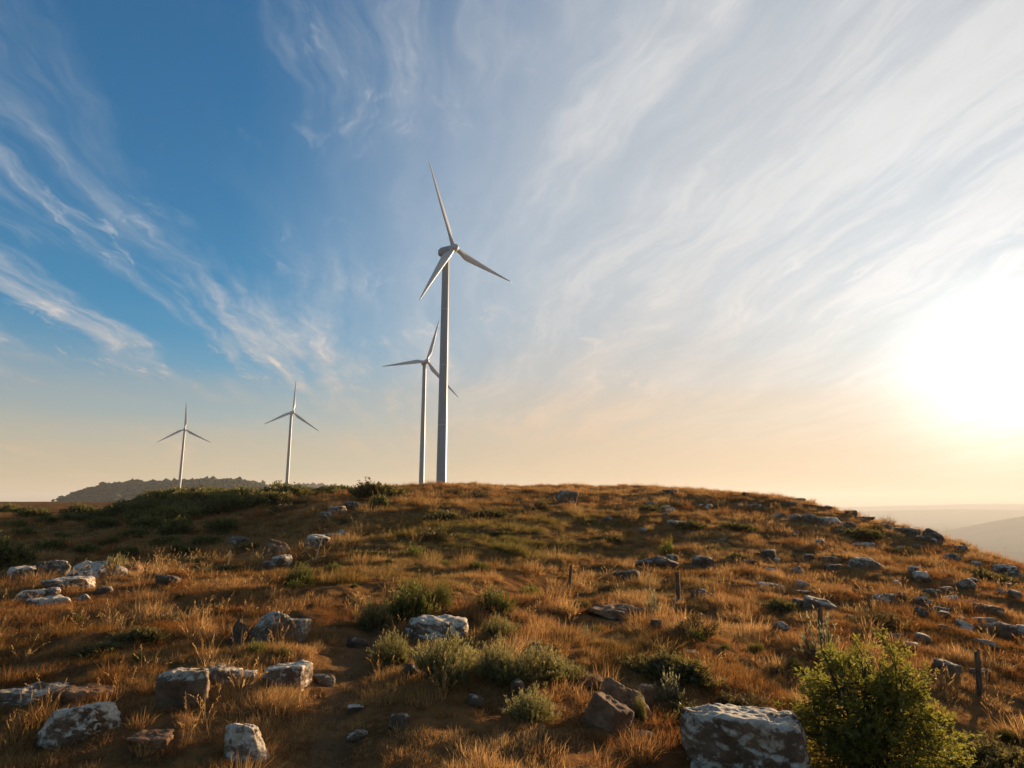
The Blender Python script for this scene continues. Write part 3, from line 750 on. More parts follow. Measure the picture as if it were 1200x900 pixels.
# many small stones strewn over the right slope and along its shoulder, too alike to tell apart
_rng = np.random.default_rng(31); PEB = [rock_mesh('stone', 1, .8, .55, st, 700 + i, MATS[m], 3) for i, (st, m) in enumerate([('round', 'g'), ('slab', 'w'), ('wedge', 'g'), ('slab', 'd'), ('round', 'w'), ('slab', 'g')])]
for _k in range(85):
    _a = R(_rng.uniform(13, 41)); _r = math.exp(_rng.uniform(math.log(13), math.log(54)))
    if _a > R(33) and _r > 43 or vnoise(np.array([[_a * 9, math.log(_r) * 3]]), 8)[0] < .36: continue
    _x, _y = math.sin(_a) * _r, math.cos(_a) * _r; _w = _rng.uniform(.22, .55) * (.7 + _r / 60)
    tag(obj('stone', PEB[_k % 6], None, (_x, _y, gz(_x, _y) - .03 * _w), (_rng.normal(0, .12), _rng.normal(0, .12), _rng.uniform(0, 6.28)), (_w, _w, _w * _rng.uniform(.6, 1))),
        'one of the smallest stones strewn over the right slope', 'stone', 'smallest stones strewn over the right slope')

# ------------------------------------------------------------------ shrubs
def leaf_quads(C, D, L, W, rng):
    """diamond leaves: centre-base C, direction D (unit), length L, width W"""
    n = len(C); side = np.cross(D, rng.normal(0, 1, (n, 3))); side /= np.linalg.norm(side, axis=1)[:, None] + 1e-9
    nrm = np.cross(D, side)
    L, W = L[:, None], W[:, None]
    a = C; b = C + D * L * .45 + side * W * .5 + nrm * L * .06; c = C + D * L; d = C + D * L * .45 - side * W * .5 + nrm * L * .06
    V = np.stack([a, b, c, d], 1).reshape(-1, 3); Fq = np.arange(4 * n).reshape(-1, 4)
    return V, Fq
def tube(pts, radii, n=6):
    pts = np.asarray(pts, float); rings = []
    for i, p in enumerate(pts):
        t = pts[min(i + 1, len(pts) - 1)] - pts[max(i - 1, 0)]; t = t / (np.linalg.norm(t) + 1e-9)
        u = np.cross(t, [0.3, 1, .2]); u /= np.linalg.norm(u) + 1e-9; v = np.cross(t, u)
        a = np.linspace(0, 6.283, n, endpoint=False)
        rings.append(p + radii[i] * (np.cos(a)[:, None] * u + np.sin(a)[:, None] * v))
    return loft(rings)
def join(parts):
    V, Fs, off = [], {}, 0
    for v, fs in parts:
        for f in fs: Fs.setdefault(f.shape[1], []).append(f + off)
        V.append(v); off += len(v)
    return np.vstack(V), [np.vstack(f) for f in Fs.values()]
def shrub_meshes(seed, mtl, sprigs=170, leaves=16, L=.13, W=.035, upright=.5, lump=.25, start=.45):
    """unit shrub: radius about 1 sideways, height about 1"""
    rng = np.random.default_rng(seed)
    th = rng.uniform(0, 6.283, sprigs); cz = rng.random(sprigs) ** .8
    d = np.c_[np.cos(th) * np.sqrt(1 - cz ** 2), np.sin(th) * np.sqrt(1 - cz ** 2), cz]
    rad = 1 + lump * 1.6 * fbm(d * 2.1 + seed, 2, seed) + .10 * rng.normal(0, 1, sprigs)
    end = d * (rad * rng.uniform(.72, 1.05, sprigs))[:, None]; end[:, 2] = np.maximum(end[:, 2], .12)
    base = np.c_[d[:, 0] * .45, d[:, 1] * .45, np.zeros(sprigs)] * rng.random((sprigs, 1))
    ctrl = base * .6 + end * .4; ctrl[:, 2] = end[:, 2] * (.5 - .3 * upright); ctrl[:, :2] = base[:, :2] * .35 + end[:, :2] * .75
    tt = start + (1 - start) * rng.random((sprigs, leaves)) ** .8
    B, Cc, E_ = base[:, None], ctrl[:, None], end[:, None]; t3 = tt[..., None]
    pos = (1 - t3) ** 2 * B + 2 * t3 * (1 - t3) * Cc + t3 ** 2 * E_
    tan = 2 * (1 - t3) * (Cc - B) + 2 * t3 * (E_ - Cc); tan /= np.linalg.norm(tan, axis=2, keepdims=True) + 1e-9
    dirs = tan * .8 + np.array([0, 0, upright * .6]) + rng.normal(0, .45, pos.shape); dirs /= np.linalg.norm(dirs, axis=2, keepdims=True)
    n = sprigs * leaves
    V, q = leaf_quads(pos.reshape(-1, 3) + rng.normal(0, .02, (n, 3)), dirs.reshape(-1, 3), L * rng.uniform(.6, 1.3, n), W * rng.uniform(.7, 1.3, n), rng)
    me = mesh_np('foliage', V, [q], mtl)
    tone = np.repeat(rng.random((sprigs, 1)) * .6 + rng.random((sprigs, leaves)) * .4, 1, 1).ravel()
    attr(me, 'tone', np.repeat(tone, 4)); attr(me, 'tip', np.repeat(np.clip((tt.ravel() - .72) / .28, 0, 1) ** 1.5, 4))
    parts = []
    for k in range(0, sprigs, max(1, sprigs // 26)):
        s = np.linspace(0, .92, 5)[:, None]
        pts = (1 - s) ** 2 * base[k] + 2 * s * (1 - s) * ctrl[k] + s ** 2 * end[k]
        parts.append(tube(pts, np.linspace(.016, .005, 5), 5))
    Vs, fs = join(parts); stem = mesh_np('stem', Vs, fs, M_bark)
    return me, stem
M_olive = leaf_material('olive_leaves', (.085, .076, .027), (.17, .148, .052), (.37, .31, .14), .45)
M_green = leaf_material('green_leaves', (.030, .042, .012), (.085, .095, .024), (.14, .14, .035))
M_thick = leaf_material('thicket_leaves', (.048, .056, .017), (.12, .118, .032), (.24, .20, .055), .38)  # yellow tips put the lit tops of the shrub lumps into the colour
M_heath = leaf_material('brown_heath', (.050, .030, .016), (.11, .062, .030), (.16, .10, .05), .3)
M_scrub = leaf_material('brown_green_scrub', (.050, .042, .018), (.115, .092, .035), (.20, .15, .055), .35)
M_pale = leaf_material('pale_leaves', (.16, .15, .085), (.28, .25, .15), (.42, .37, .25))
M_bright = leaf_material('bright_leaves', (.09, .105, .018), (.17, .18, .03), (.22, .21, .04))
K_olive = [shrub_meshes(11 + i, M_olive, 260, 34, .085, .020, .9, .22, .35) for i in range(3)]
K_green = [shrub_meshes(31 + i, M_green, 260, 30, .085, .026, .5, .2, .4) for i in range(2)]
K_thick = [shrub_meshes(41 + i, M_thick, 260, 26, .12, .05, .3, .30, .5) for i in range(5)]
K_heath = [shrub_meshes(61 + i, M_heath, 130, 14, .16, .04, .5, .3, .3) for i in range(2)]
K_heath2 = [shrub_meshes(65 + i, M_scrub, 260, 24, .13, .05, .3, .35, .4) for i in range(2)]
K_pale = [shrub_meshes(71 + i, M_pale, 40, 14, .16, .06, .6, .4, .3) for i in range(2)]
K_bright = [shrub_meshes(81, M_bright, 110, 18, .15, .04, .8, .3, .3)]
GREEN_SPOTS = []
def shrub(x0, x1, yt, yb, kit, i, label, cat='shrub', name='shrub', group=None, parts=True, deep=.9):
    rng = random.Random(int(x0 * 3 + yb)); P, k = place((x0 + x1) / 2, yb)
    w = (x1 - x0) * k; h = (yb - yt) * k; hd = math.hypot(P[0], P[1])
    if kit is K_olive: w *= rng.uniform(1.15, 1.4); h *= rng.uniform(.74, .92)
    d = w * deep; cx, cy = P[0] * (1 + d * .4 / hd), P[1] * (1 + d * .4 / hd)
    fol, stem = kit[i % len(kit)]
    loc = (cx, cy, min(gz(cx, cy), P[2] + .2 * h) - .02 * h); rot = (rng.uniform(-.12, .12), rng.uniform(-.12, .12), rng.uniform(0, 6.28)); sc = (w / 2, d / 2, h)
    if parts:
        root = bpy.data.objects.new(name, None); COL.objects.link(root); root.location = loc; root.rotation_euler = rot; root.scale = sc; root.empty_display_size = .2
        obj('foliage', fol, root); obj('stem', stem, root)
    else:
        root = obj(name, fol, None, loc, rot, sc)
    tag(root, label, cat, group); ROCK_SPOTS.append((cx, cy, w * .40, w * .3))
    return root
shrub(482, 560, 738, 806, K_olive, 0, 'tallest olive green shrub, in front of the long pale rock')
shrub(555, 606, 745, 802, K_olive, 1, 'olive shrub between the tallest one and the wide one, right of the long pale rock')
shrub(596, 664, 762, 806, K_olive, 2, 'wide olive shrub with pale tips below the small pointed stone')
shrub(598, 648, 810, 850, K_olive, 1, 'low round olive shrub nearest the bottom in the middle foreground')
shrub(446, 516, 686, 730, K_green, 0, 'dark green rounded shrub behind the left end of the long pale rock')
shrub(420, 458, 700, 742, K_olive, 2, 'small grey-green shrub at the bend of the worn track')
shrub(498, 532, 686, 716, K_green, 1, 'dark green shrub right behind the rounded one, above the long pale rock')
shrub(550, 606, 694, 724, K_green, 1, 'compact dark cushion shrub alone right of the long pale rock')
shrub(566, 606, 720, 748, K_olive, 0, 'small straw-tipped shrub below the dark cushion shrub')
shrub(765, 808, 795, 828, K_pale, 0, 'pale feathery shrub between the pointed brown boulder and the biggest boulder')
shrub(440, 480, 742, 782, K_olive, 2, 'grey-green shrub mixed with straw between the track and the tallest olive shrub')
shrub(512, 548, 776, 812, K_olive, 1, 'low olive shrub at the foot of the tallest one')
shrub(574, 612, 770, 808, K_olive, 0, 'low olive shrub in front of the middle one of the group')
shrub(640, 672, 772, 800, K_olive, 2, 'olive shrub touching the right side of the wide one')
shrub(655, 690, 778, 800, K_olive, 1, 'small pale olive shrub right of the wide olive shrub')
shrub(742, 757, 812, 846, K_olive, 0, 'small sprig of olive shrub at the foot of the pointed brown boulder')
shrub(757, 776, 695, 722, K_pale, 1, 'small pale-leaved plant right of the weathered flat slab')
shrub(680, 692, 733, 748, K_pale, 0, 'small pale green plant below the left end of the flat slab')
shrub(940, 990, 728, 775, K_pale, 1, 'pale dry shrub at the foot of the third fence post')
shrub(771, 792, 632, 652, K_bright, 0, 'single bright green shrub on the hill above the wide dark outcrop')
shrub(-52, 42, 634, 670, K_thick, 0, 'large rounded dark shrub in the hollow at the left edge')
shrub(120, 148, 648, 672, K_olive, 1, 'yellowish shrub behind the largest rock of the hollow edge row')
shrub(404, 478, 565, 585, K_heath2, 1, 'broad bushy shrub crowning the left end of the hill crest')
shrub(434, 456, 580, 597, K_thick, 2, 'dark round shrub below the bushy crown of the crest')
shrub(621, 648, 583, 599, K_heath, 0, 'brown mounded shrub left of the solitary grey boulder')
shrub(518, 548, 571, 582, K_heath, 1, 'brown heathy shrub on the crest right below the tallest turbine')
shrub(545, 578, 573, 585, K_heath, 0, 'brown heathy shrub on the crest right of the turbine foot')
shrub(330, 372, 660, 688, K_green, 0, 'low green shrub on the grassy bank below the flat grey stones')
for _k, (_x, _y) in enumerate([(345, 690), (390, 675), (415, 690), (300, 767), (332, 772), (455, 662), (484, 655), (700, 742), (742, 748), (622, 702), (850, 762), (886, 766), (816, 752), (1152, 850), (1182, 872), (160, 777), (205, 702), (560, 672), (520, 664), (90, 730), (930, 790), (1085, 815)]):
    _w = 20 + 9 * math.sin(_k * 2.3); shrub(_x - _w / 2, _x + _w / 2, _y - _w * .5, _y, K_green if _k % 3 else K_bright, _k, 'low green herb clump growing out of the dry grass', 'herb clump', 'herb_clump', 'green herb clumps in the dry grass', False)
_rng = np.random.default_rng(12)
for _k in range(60):
    _a = R(_rng.uniform(-36, 38)); _r = math.exp(_rng.uniform(math.log(6.5), math.log(50))); _x, _y = math.sin(_a) * _r, math.cos(_a) * _r
    if min((_x - c[0]) ** 2 + (_y - c[1]) ** 2 - (c[2] + .3) ** 2 for c in ROCK_SPOTS) < 0 or path_dist(np.array([_x]), np.array([_y]))[0] < .6: continue
    _w = _rng.uniform(.22, .5) * (1 + _r / 30); o = obj('heath_clump', (K_heath, K_heath2)[_k % 2][_k // 2 % 2][0], None, (_x, _y, gz(_x, _y) - .02), (0, 0, _rng.uniform(0, 6.28)), (_w, _w * _rng.uniform(.6, 1), _w * _rng.uniform(.4, .6)))
    tag(o, 'low dark brown heath clump in the dry grass of the hillside', 'heath clump', 'dark heath clumps over the hillside')
def thicket():
    rng = np.random.default_rng(4); n = 0
    lab = 'low dark green shrub in the dense thicket along the left ridge'; grp = 'shrubs of the thicket on the left ridge'
    while n < 190:
        az = rng.uniform(-31.5, -14.5); r = rng.uniform(41, 70)
        lo = np.interp(az, [-31.5, -27, -22, -17, -14.5], [58, 47, 42, 44, 52])
        if r < lo or (az > -19 and rng.random() < .35): continue
        if r > 66 and az > -21: continue
        x, y = math.sin(R(az)) * r, math.cos(R(az)) * r
        if vnoise(np.array([[x / 5, y / 5]]), 3)[0] < .27: continue
        w = rng.uniform(1.4, 3.0); h = rng.uniform(.55, 1.25) * (.75 if r > 60 else 1) * (.8 if az > -20 else 1)
        o = obj('thicket_shrub', (K_heath2[n % 2][0] if n % 5 in (0, 2) else K_thick[n % 5][0]), None,
                (x, y, gz(x, y) - .08), (0, 0, rng.uniform(0, 6.28)), (w * .5, w * .5, h))
        tag(o, lab, 'shrub', grp); n += 1
    for k, (px, py, w, h) in enumerate([(8, 600, 30, 9), (28, 602, 26, 8), (55, 614, 26, 8), (84, 612, 30, 10), (112, 610, 34, 12), (142, 606, 36, 13), (165, 612, 40, 15), (70, 632, 22, 7), (18, 618, 26, 8), (100, 650, 34, 12), (130, 640, 26, 8), (190, 640, 40, 12), (160, 630, 36, 10), (215, 650, 36, 12), (40, 606, 40, 11), (95, 604, 40, 11), (122, 622, 44, 15), (175, 622, 44, 16), (60, 645, 34, 12), (25, 630, 30, 10), (205, 628, 44, 16), (240, 640, 36, 12), (150, 652, 30, 10), (262, 625, 40, 14)]):
        shrub(px - w / 2, px + w / 2, py - h, py, K_thick, k, 'dark shrub in the hollow between the rock row and the pale plateau', group='shrubs in the hollow on the left', parts=False)
thicket()

# round green bush in the bottom right corner: forked stems, twigs, thousands of leaves
def corner_bush():
    rng = np.random.default_rng(8)
    P, k = place(1024, 938); hd = math.hypot(P[0], P[1])
    H = (938 - 756) * k; Wd = 205 * k * .5
    cx, cy = P[0] * (1 + .35 * Wd / hd), P[1] * (1 + .35 * Wd / hd); zb = gz(cx, cy)
    root = bpy.data.objects.new('bush', None); COL.objects.link(root); root.location = (cx, cy, zb - .05)
    root.rotation_euler = (0, 0, math.atan2(-P[0], P[1])); root.empty_display_size = .3
    tag(root, 'round dense green leafy bush in the bottom right corner', 'bush')
    H *= 1.05
    twigs, parts = [], []
    def half_width(f):          # crown outline against height fraction
        return Wd * np.interp(f, [0, .15, .35, .55, .75, .9, 1.0], [.72, .98, 1.0, .88, .62, .36, .12])
    nb = 10
    for b in range(nb):
        a = b / nb * 6.283 + rng.normal(0, .3); lean = rng.uniform(.05, .55)
        f_end = rng.uniform(.75, 1.0) * (1 - .25 * lean)
        e = np.array([math.cos(a) * half_width(f_end) * .6 + lean * math.cos(a) * .2, math.sin(a) * half_width(f_end) * .6, f_end * H])
        m = np.array([e[0] * .35, e[1] * .35, H * .4]) + rng.normal(0, .03, 3)
        s = np.linspace(0, 1, 9)[:, None]; pts = 2 * s * (1 - s) * m + s ** 2 * e + rng.normal(0, .012, (9, 3)) * s
        parts.append(tube(pts, np.linspace(.026, .006, 9), 6))
        for q in range(27):
            t = rng.uniform(.08, .98); p = pts[int(t * 8)]
            aa = rng.uniform(0, 6.283); lob = 1 + .30 * float(fbm(np.array([[math.cos(aa) * 1.3, math.sin(aa) * 1.3, p[2] * 2.2]]), 2, 5)[0]); f = np.clip(p[2] / H + rng.normal(.04, .10), .04, 1.0); rr = half_width(f) * lob * rng.uniform(.45, 1.02) ** .6
            e2 = np.array([math.cos(aa) * rr, math.sin(aa) * rr * .9, f * H + rng.normal(0, .03)])
            m2 = p * .55 + e2 * .45 + [0, 0, .05]
            s2 = np.linspace(0, 1, 5)[:, None]; pt = (1 - s2) ** 2 * p + 2 * s2 * (1 - s2) * m2 + s2 ** 2 * e2
            parts.append(tube(pt, np.linspace(.007, .002, 5), 4)); twigs.append(pt)
    Vs, fs = join(parts); obj('stem', mesh_np('stem', Vs, fs, M_bark), root)
    C, Dd, T = [], [], []
    for pt in twigs:
        dirv = pt[-1] - pt[-3]; dirv /= np.linalg.norm(dirv) + 1e-9
        tone = rng.random()
        for w in range(8):
            t = .35 + .65 * rng.random(); i = min(int(t * 4), 3); p = pt[i] * (1 - (t * 4 - i)) + pt[i + 1] * (t * 4 - i)
            dv = dirv * .6 + rng.normal(0, .5, 3) + [0, 0, .35]; dv /= np.linalg.norm(dv)
            ln = rng.uniform(.08, .17); m = 18
            u = rng.random(m)[:, None]
            C.append(p + dv * ln * u + rng.normal(0, .006, (m, 3)))
            ld = dv + rng.normal(0, .55, (m, 3)); Dd.append(ld / np.linalg.norm(ld, axis=1)[:, None]); T.append(np.clip(tone * .6 + .4 * rng.random(m), 0, 1))
    C, Dd, T = np.vstack(C), np.vstack(Dd), np.concatenate(T); n = len(C)
    V, q = leaf_quads(C, Dd, rng.uniform(.024, .046, n), rng.uniform(.009, .016, n), rng)
    me = mesh_np('foliage', V, [q], M_leafy); attr(me, 'tone', np.repeat(T, 4)); attr(me, 'tip', np.repeat(np.clip(rng.random(n) * 1.6 - .9, 0, 1), 4))
    obj('foliage', me, root)
    ROCK_SPOTS.append((cx, cy, Wd * .7, Wd * .6))
M_leafy = leaf_material('bush_leaves', (.10, .105, .02), (.25, .23, .038), (.48, .40, .06), .58)
corner_bush()

# ------------------------------------------------------------------ fence posts and dead stalk
def post(px, yt, yb, wpx, lean, label):
    P, k = place(px, yb); h = (yb - yt) * k; r = wpx * k * .34
    rng = np.random.default_rng(int(px)); rings = []
    for i, s in enumerate(np.linspace(-.25, 1, 12)):
        a = np.linspace(0, 6.283, 12, endpoint=False); sq = np.maximum(np.abs(np.cos(a)), np.abs(np.sin(a))) ** -.6
        rad = r * (1.05 - .12 * s) * sq * (1 + .05 * rng.normal(0, 1, 12))
        zt = s * h + (np.cos(a + 1) * .9 * r + .5 * r * rng.normal(0, 1, 12) if i == 11 else 0)
        rings.append(np.c_[np.cos(a) * rad + .03 * h * math.sin(s * 3), np.sin(a) * rad, np.full(12, s * h) if i < 11 else zt])
    V, f = loft(rings)
    o = obj('fence_post', mesh_np('fence_post', V, f, M_wood), None, tuple(P), (rng.normal(0, .07), lean * 1.4, rng.uniform(0, 1)))
    tag(o, label, 'fence post', 'weathered fence posts down the slope')
post(666, 664, 691, 5.0, .12, 'farthest weathered fence post, leaning, above the flat stone slab')
post(795, 671, 706, 7.0, .05, 'weathered fence post between the flat slab and the white-rimmed rock')
post(961, 714, 757, 7.5, .08, 'weathered fence post just behind the top of the round green bush')
post(1148, 766, 816, 8.5, .10, 'nearest weathered fence post, right of the round green bush')
def stalk(px, yt, yb, lean, label):
    P, k = place(px, yb); h = (yb - yt) * k
    s = np.linspace(0, 1, 8); pts = np.c_[lean * h * s ** 1.5, .03 * h * np.sin(s * 5), h * s]
    parts = [tube(pts, np.linspace(.026, .008, 8), 6)]
    for t, a in ((.6, .5), (.72, -.6), (.85, .45)):
        p = pts[int(t * 7)]; parts.append(tube([p, p + [a * .12 * h, .02, .10 * h], p + [a * .18 * h, .03, .22 * h]], [.010, .007, .003], 5))
    V, f = join(parts); o = obj('dead_stalk', mesh_np('dead_stalk', V, f, M_straw), None, tuple(P)); tag(o, label, 'dead stalk')
M_straw, _t, _o = mat('dead_straw'); principled(_t, _o, _t.mix(_t.noise(_t.node('ShaderNodeTexCoord').outputs['Object'], 20, 3), (.22, .16, .10), (.40, .32, .22)), .9)
stalk(369, 627, 661, .25, 'pale dead stalk standing in front of the slabs at the foot of the crest')
stalk(266, 645, 668, .1, 'thin pale dead stalk left of the orange-brown boulder')
stalk(788, 700, 720, .3, 'short pale dead stalk at the foot of the second fence post')

# ------------------------------------------------------------------ grass
def tuft_mesh(name, seed, n, hmin, hmax, spread, splay, width, mtl, seedhead=False, droop=.5):
    rng = np.random.default_rng(seed)
    th = rng.uniform(0, 6.283, n); rb = spread * np.sqrt(rng.random(n)); bx, by = np.cos(th) * rb, np.sin(th) * rb
    la = th + rng.normal(0, .8, n); ln = splay * rng.random(n) ** .8
    h = rng.uniform(hmin, hmax, n)
    d = np.stack([np.cos(la), np.sin(la)], -1)
    side = np.stack([-np.sin(la + rng.normal(0, .9, n)), np.cos(la + rng.normal(0, .9, n))], -1)
    V = []; lv = [0, .4, .75, 1.0]
    for s in lv:
        off = ln * h * (s ** 1.6); zz = h * (s - droop * ln * s ** 2.2 * .5)
        cx, cy = bx + d[:, 0] * off, by + d[:, 1] * off
        w = width * (1 - s * .75) * rng.uniform(.8, 1.2, n) * (1 if s < 1 else 0)
        if s < 1:
            V.append(np.c_[cx - side[:, 0] * w / 2, cy - side[:, 1] * w / 2, zz]); V.append(np.c_[cx + side[:, 0] * w / 2, cy + side[:, 1] * w / 2, zz])
        else: V.append(np.c_[cx, cy, zz])
    V = np.stack(V, 1).reshape(-1, 3); b = np.arange(n)[:, None] * 7
    q = np.vstack([b + [0, 1, 3, 2], b + [2, 3, 5, 4]]); t = b + [4, 5, 6]
    faces = [q, t]
    tone = np.repeat(rng.random(n), 7)
    if seedhead:
        k = rng.choice(n, max(1, n // 2), replace=False); tips = V.reshape(n, 7, 3)[k, 6]; prev = V.reshape(n, 7, 3)[k, 4]
        D = tips - prev; D /= np.linalg.norm(D, axis=1)[:, None]
        C = np.repeat(tips, 5, 0) - np.repeat(D, 5, 0) * np.tile(np.linspace(0, .07, 5), len(k))[:, None]
        LD = np.repeat(D, 5, 0) + rng.normal(0, .3, (len(C), 3)); LD /= np.linalg.norm(LD, axis=1)[:, None]
        v2, q2 = leaf_quads(C, LD, np.full(len(C), .035), np.full(len(C), .010), rng)
        faces = [np.vstack([q, q2 + len(V)]), t]; V = np.vstack([V, v2]); tone = np.r_[tone, np.full(len(v2), .95)]
    me = mesh_np(name, V, faces, mtl); attr(me, 'tone', tone)
    return me
M_dry = grass_material('dry_grass', (.29, .118, .036), (.55, .32, .128), (.19, .155, .042))
M_tall = grass_material('tall_straw', (.34, .17, .058), (.54, .33, .14), (.22, .17, .055))
def protos(tag_, meshes):
    c = bpy.data.collections.new(tag_)
    for i, me in enumerate(meshes):
        o = bpy.data.objects.new('%s_tuft_%02d' % (tag_, i), me); c.objects.link(o)
    return c
C_dry = protos('dry', [tuft_mesh('dry_tuft', 100 + i, 80, .04, .13 + .02 * (i % 3), .15, 1.0 + .2 * (i % 3), .0058, M_dry) for i in range(6)])
C_tall = protos('tall', [tuft_mesh('tall_tuft', 200 + i, 15, .18, .40 + .05 * i, .08, .6 + .15 * (i % 2), .0042, M_tall, True, .7) for i in range(4)])
C_hum = protos('hummock', [tuft_mesh('hummock_tuft', 300 + i, 190, .09, .27, .15, 1.25, .006, M_dry, False, 1.0) for i in range(4)])
def grass_object(name, label, coll, x, y, scale, tint, green, seed, lean=.12):
    rng = np.random.default_rng(seed); n = len(x)
    z = ground_rel(x, y) + EYE - .012
    me = mesh_np(name, np.c_[x, y, z], [np.zeros((0, 3), np.int32)])
    attr(me, 'rot', np.c_[rng.normal(0, lean, n), rng.normal(0, lean, n), rng.uniform(0, 6.283, n)], typ='FLOAT_VECTOR')
    attr(me, 'scl', np.stack([scale * rng.uniform(.85, 1.15, n), scale * rng.uniform(.85, 1.15, n), scale * rng.uniform(.75, 1.25, n)], -1), typ='FLOAT_VECTOR')
    attr(me, 'idx', rng.integers(0, len(coll.objects), n).astype(np.int32), typ='INT')
    attr(me, 'tint', np.clip(tint, 0, 1)); attr(me, 'green', np.clip(green, 0, 1))
    ng = bpy.data.node_groups.new(name, 'GeometryNodeTree')
    ng.interface.new_socket('Geometry', in_out='INPUT', socket_type='NodeSocketGeometry'); ng.interface.new_socket('Geometry', in_out='OUTPUT', socket_type='NodeSocketGeometry')
    gi, go = ng.nodes.new('NodeGroupInput'), ng.nodes.new('NodeGroupOutput')
    ins = ng.nodes.new('GeometryNodeInstanceOnPoints'); ci = ng.nodes.new('GeometryNodeCollectionInfo')
    ci.inputs['Collection'].default_value = coll; ci.inputs['Separate Children'].default_value = True; ci.inputs['Reset Children'].default_value = True
    def na(nm, typ):
        k = ng.nodes.new('GeometryNodeInputNamedAttribute'); k.data_type = typ; k.inputs['Name'].default_value = nm; return k.outputs['Attribute']
    L = ng.links.new
    L(gi.outputs[0], ins.inputs['Points']); L(ci.outputs[0], ins.inputs['Instance'])
    ins.inputs['Pick Instance'].default_value = True
    L(na('idx', 'INT'), ins.inputs['Instance Index']); L(na('rot', 'FLOAT_VECTOR'), ins.inputs['Rotation']); L(na('scl', 'FLOAT_VECTOR'), ins.inputs['Scale'])
    L(ins.outputs[0], go.inputs[0])
    o = obj(name, me); md = o.modifiers.new('grass', 'NODES'); md.node_group = ng
    tag(o, label, 'grass', kind='stuff')
    return o
spots = np.array([(a, b, c) for a, b, c, _ in ROCK_SPOTS])
def scatter(seed, bands, keep, clear=False):
    """bands: (r0, r1, per square metre, scale)"""
    rng = np.random.default_rng(seed); X, Y, S = [], [], []
    for r0, r1, dens, sc in bands:
        A = R(100) / 2 * (r1 * r1 - r0 * r0); n = int(A * dens)
        r = np.sqrt(rng.uniform(r0 * r0, r1 * r1, n)); a = R(rng.uniform(-50, 50, n) if False else 1) * rng.uniform(-50, 50, n)
        X.append(np.sin(a) * r); Y.append(np.cos(a) * r); S.append(np.full(n, sc))
    X, Y, S = map(np.concatenate, (X, Y, S))
    k = rng.random(len(X)) < keep(X, Y)
    X, Y, S = X[k], Y[k], S[k]
    ok = np.ones(len(X), bool)
    for a, b, c in spots:
        ok &= ((X - a) ** 2 + (Y - b) ** 2) > (c * .74) ** 2
        if clear: e = 1 - (c * .8 + .12) / math.hypot(a, b); ok &= ((X - a * e) ** 2 + (Y - b * e) ** 2) > (c * .6) ** 2
    pd = path_dist(X, Y) + .10 * fbm(np.c_[X, Y] / .5, 2, 77)
    ok &= (pd > .23) | (rng.random(len(X)) < .55 + .8 * np.clip((np.hypot(X, Y) - 9) / 8, 0, 1))
    return X[ok], Y[ok], S[ok], pd[ok]
def green_zone(X, Y):
    """greener patches, laid out where the photograph shows them, broken by noise"""
    z = base_z(X, Y); px, py = topx(X, Y, z)
    g = np.zeros(len(X))
    for cx, cy, rx, ry, a in [(560, 630, 160, 30, 1.1), (470, 690, 90, 30, .5), (560, 800, 110, 60, .35), (330, 680, 120, 18, .4), (110, 770, 60, 20, .4), (1160, 860, 100, 60, .4), (800, 690, 60, 25, .3), (660, 612, 100, 14, .8), (480, 612, 60, 16, .7), (380, 690, 60, 20, .6), (720, 760, 60, 30, .35), (290, 770, 50, 25, .4)]:
        g = np.maximum(g, a * np.exp(-((px - cx) / rx) ** 2 - ((py - cy) / ry) ** 2))
    n = fbm(np.c_[X, Y] / 2.2, 3, 91)
    return np.clip(g * .9 + .32 * n, 0, 1) * (1 + .5 * fbm(np.c_[X, Y] / .5, 2, 92))
rg = np.random.default_rng(77)
def straw_zone(X, Y):
    px, py = topx(X, Y, base_z(X, Y)); g = np.zeros(len(X))
    for cx, cy, rx, ry, a in [(520, 825, 90, 40, 1.0), (440, 770, 40, 40, .7), (560, 640, 110, 22, .7), (300, 640, 60, 14, .6), (640, 850, 60, 30, .5), (230, 850, 60, 40, .6), (30, 870, 60, 40, .5), (110, 750, 30, 20, .7), (780, 850, 25, 30, .8)]:
        g = np.maximum(g, a * np.exp(-((px - cx) / rx) ** 2 - ((py - cy) / ry) ** 2))
    return g
def tints(X, Y, s): return np.clip(.42 + .95 * fbm(np.c_[X, Y] / 1.3, 3, s) + .6 * fbm(np.c_[X, Y] / 9, 2, s + 5) + .16 * rg.normal(0, 1, len(X)), 0, 1)
X, Y, S, pd = scatter(1, [(2.2, 6, 120, .62), (6, 11, 75, .72), (11, 18, 42, .9), (18, 30, 17, 1.25), (30, 48, 6.5, 1.75), (48, 80, 2.6, 2.3)],
    lambda x, y: .16 + .84 * np.clip(.55 + 1.9 * fbm(np.c_[x, y] / .9, 2, 55), 0, 1))
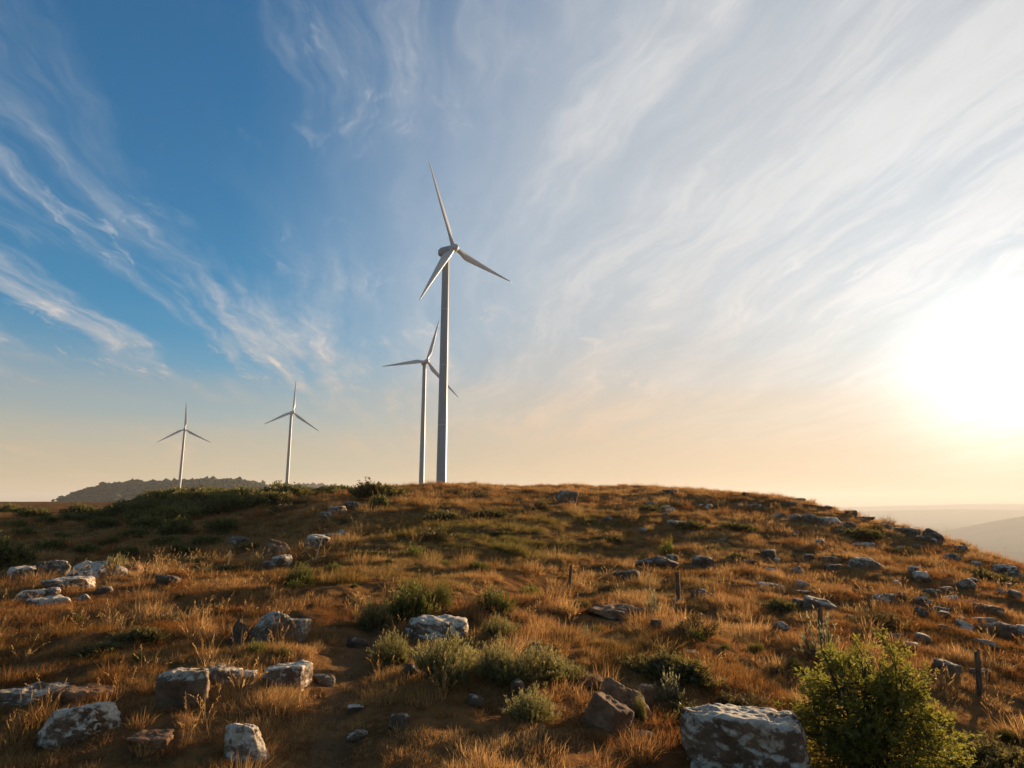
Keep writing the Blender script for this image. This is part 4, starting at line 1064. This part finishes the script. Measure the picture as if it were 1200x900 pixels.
S = S * (.75 + .5 * np.clip(.5 + fbm(np.c_[X, Y] / .9, 2, 56), 0, 1)) * np.where(pd < .35, .5, 1)
grass_object('dry_grass', 'short rusty dry grass covering the whole hillside', C_dry, X, Y, S, tints(X, Y, 200), green_zone(X, Y), 2)
X, Y, S, pd = scatter(3, [(2.2, 9, 9, .78), (9, 18, 5, 1.0), (18, 34, 2.2, 1.35), (34, 75, .7, 1.9)],
    lambda x, y: np.clip(.22 + 2.6 * fbm(np.c_[x, y] / 1.3, 3, 61), 0, 1) * (path_dist(x, y) > .4), True)
grass_object('tussock_grass', 'thick golden tussocks rising out of the short grass', C_hum, X, Y, S * (.55 + .9 * np.clip(.5 + 1.4 * fbm(np.c_[X, Y] / .9, 2, 63), 0, 1)), tints(X, Y, 210) + .08, green_zone(X, Y) * .9, 4)
X, Y, S, pd = scatter(5, [(2.4, 8, 4, .8), (8, 16, 2.2, .9), (16, 34, 1.8, 1.15), (34, 70, .6, 1.5)],
    lambda x, y: np.clip(2.8 * fbm(np.c_[x, y] / 2.1, 3, 71) + straw_zone(x, y), 0, 1) * (path_dist(x, y) > .4), True)
grass_object('tall_grass', 'tall thin straw-coloured grass stalks with seed heads', C_tall, X, Y, S, tints(X, Y, 220) + .1, green_zone(X, Y) * .5, 6)

# ------------------------------------------------------------------ haze
def haze():
    lo, hi, s = -430.0, 150.0, 20600.0
    V = np.array([(x, y, z) for z in (lo, hi) for y in (-s, s) for x in (-s, s)])
    f = np.array([[0, 2, 3, 1], [4, 5, 7, 6], [0, 1, 5, 4], [2, 6, 7, 3], [0, 4, 6, 2], [1, 3, 7, 5]])
    m, t, o = mat('haze')
    v = t.node('ShaderNodeVolumePrincipled'); v.inputs['Color'].default_value = (.69, .68, .67, 1)
    v.inputs['Density'].default_value = 1.1e-4; v.inputs['Anisotropy'].default_value = .18
    t.link(v.outputs[0], o.inputs['Volume'])
    ob = obj('haze', mesh_np('haze', V, [f], m)); tag(ob, 'pale evening haze filling the air over valley and hills', 'haze', kind='stuff')
haze()
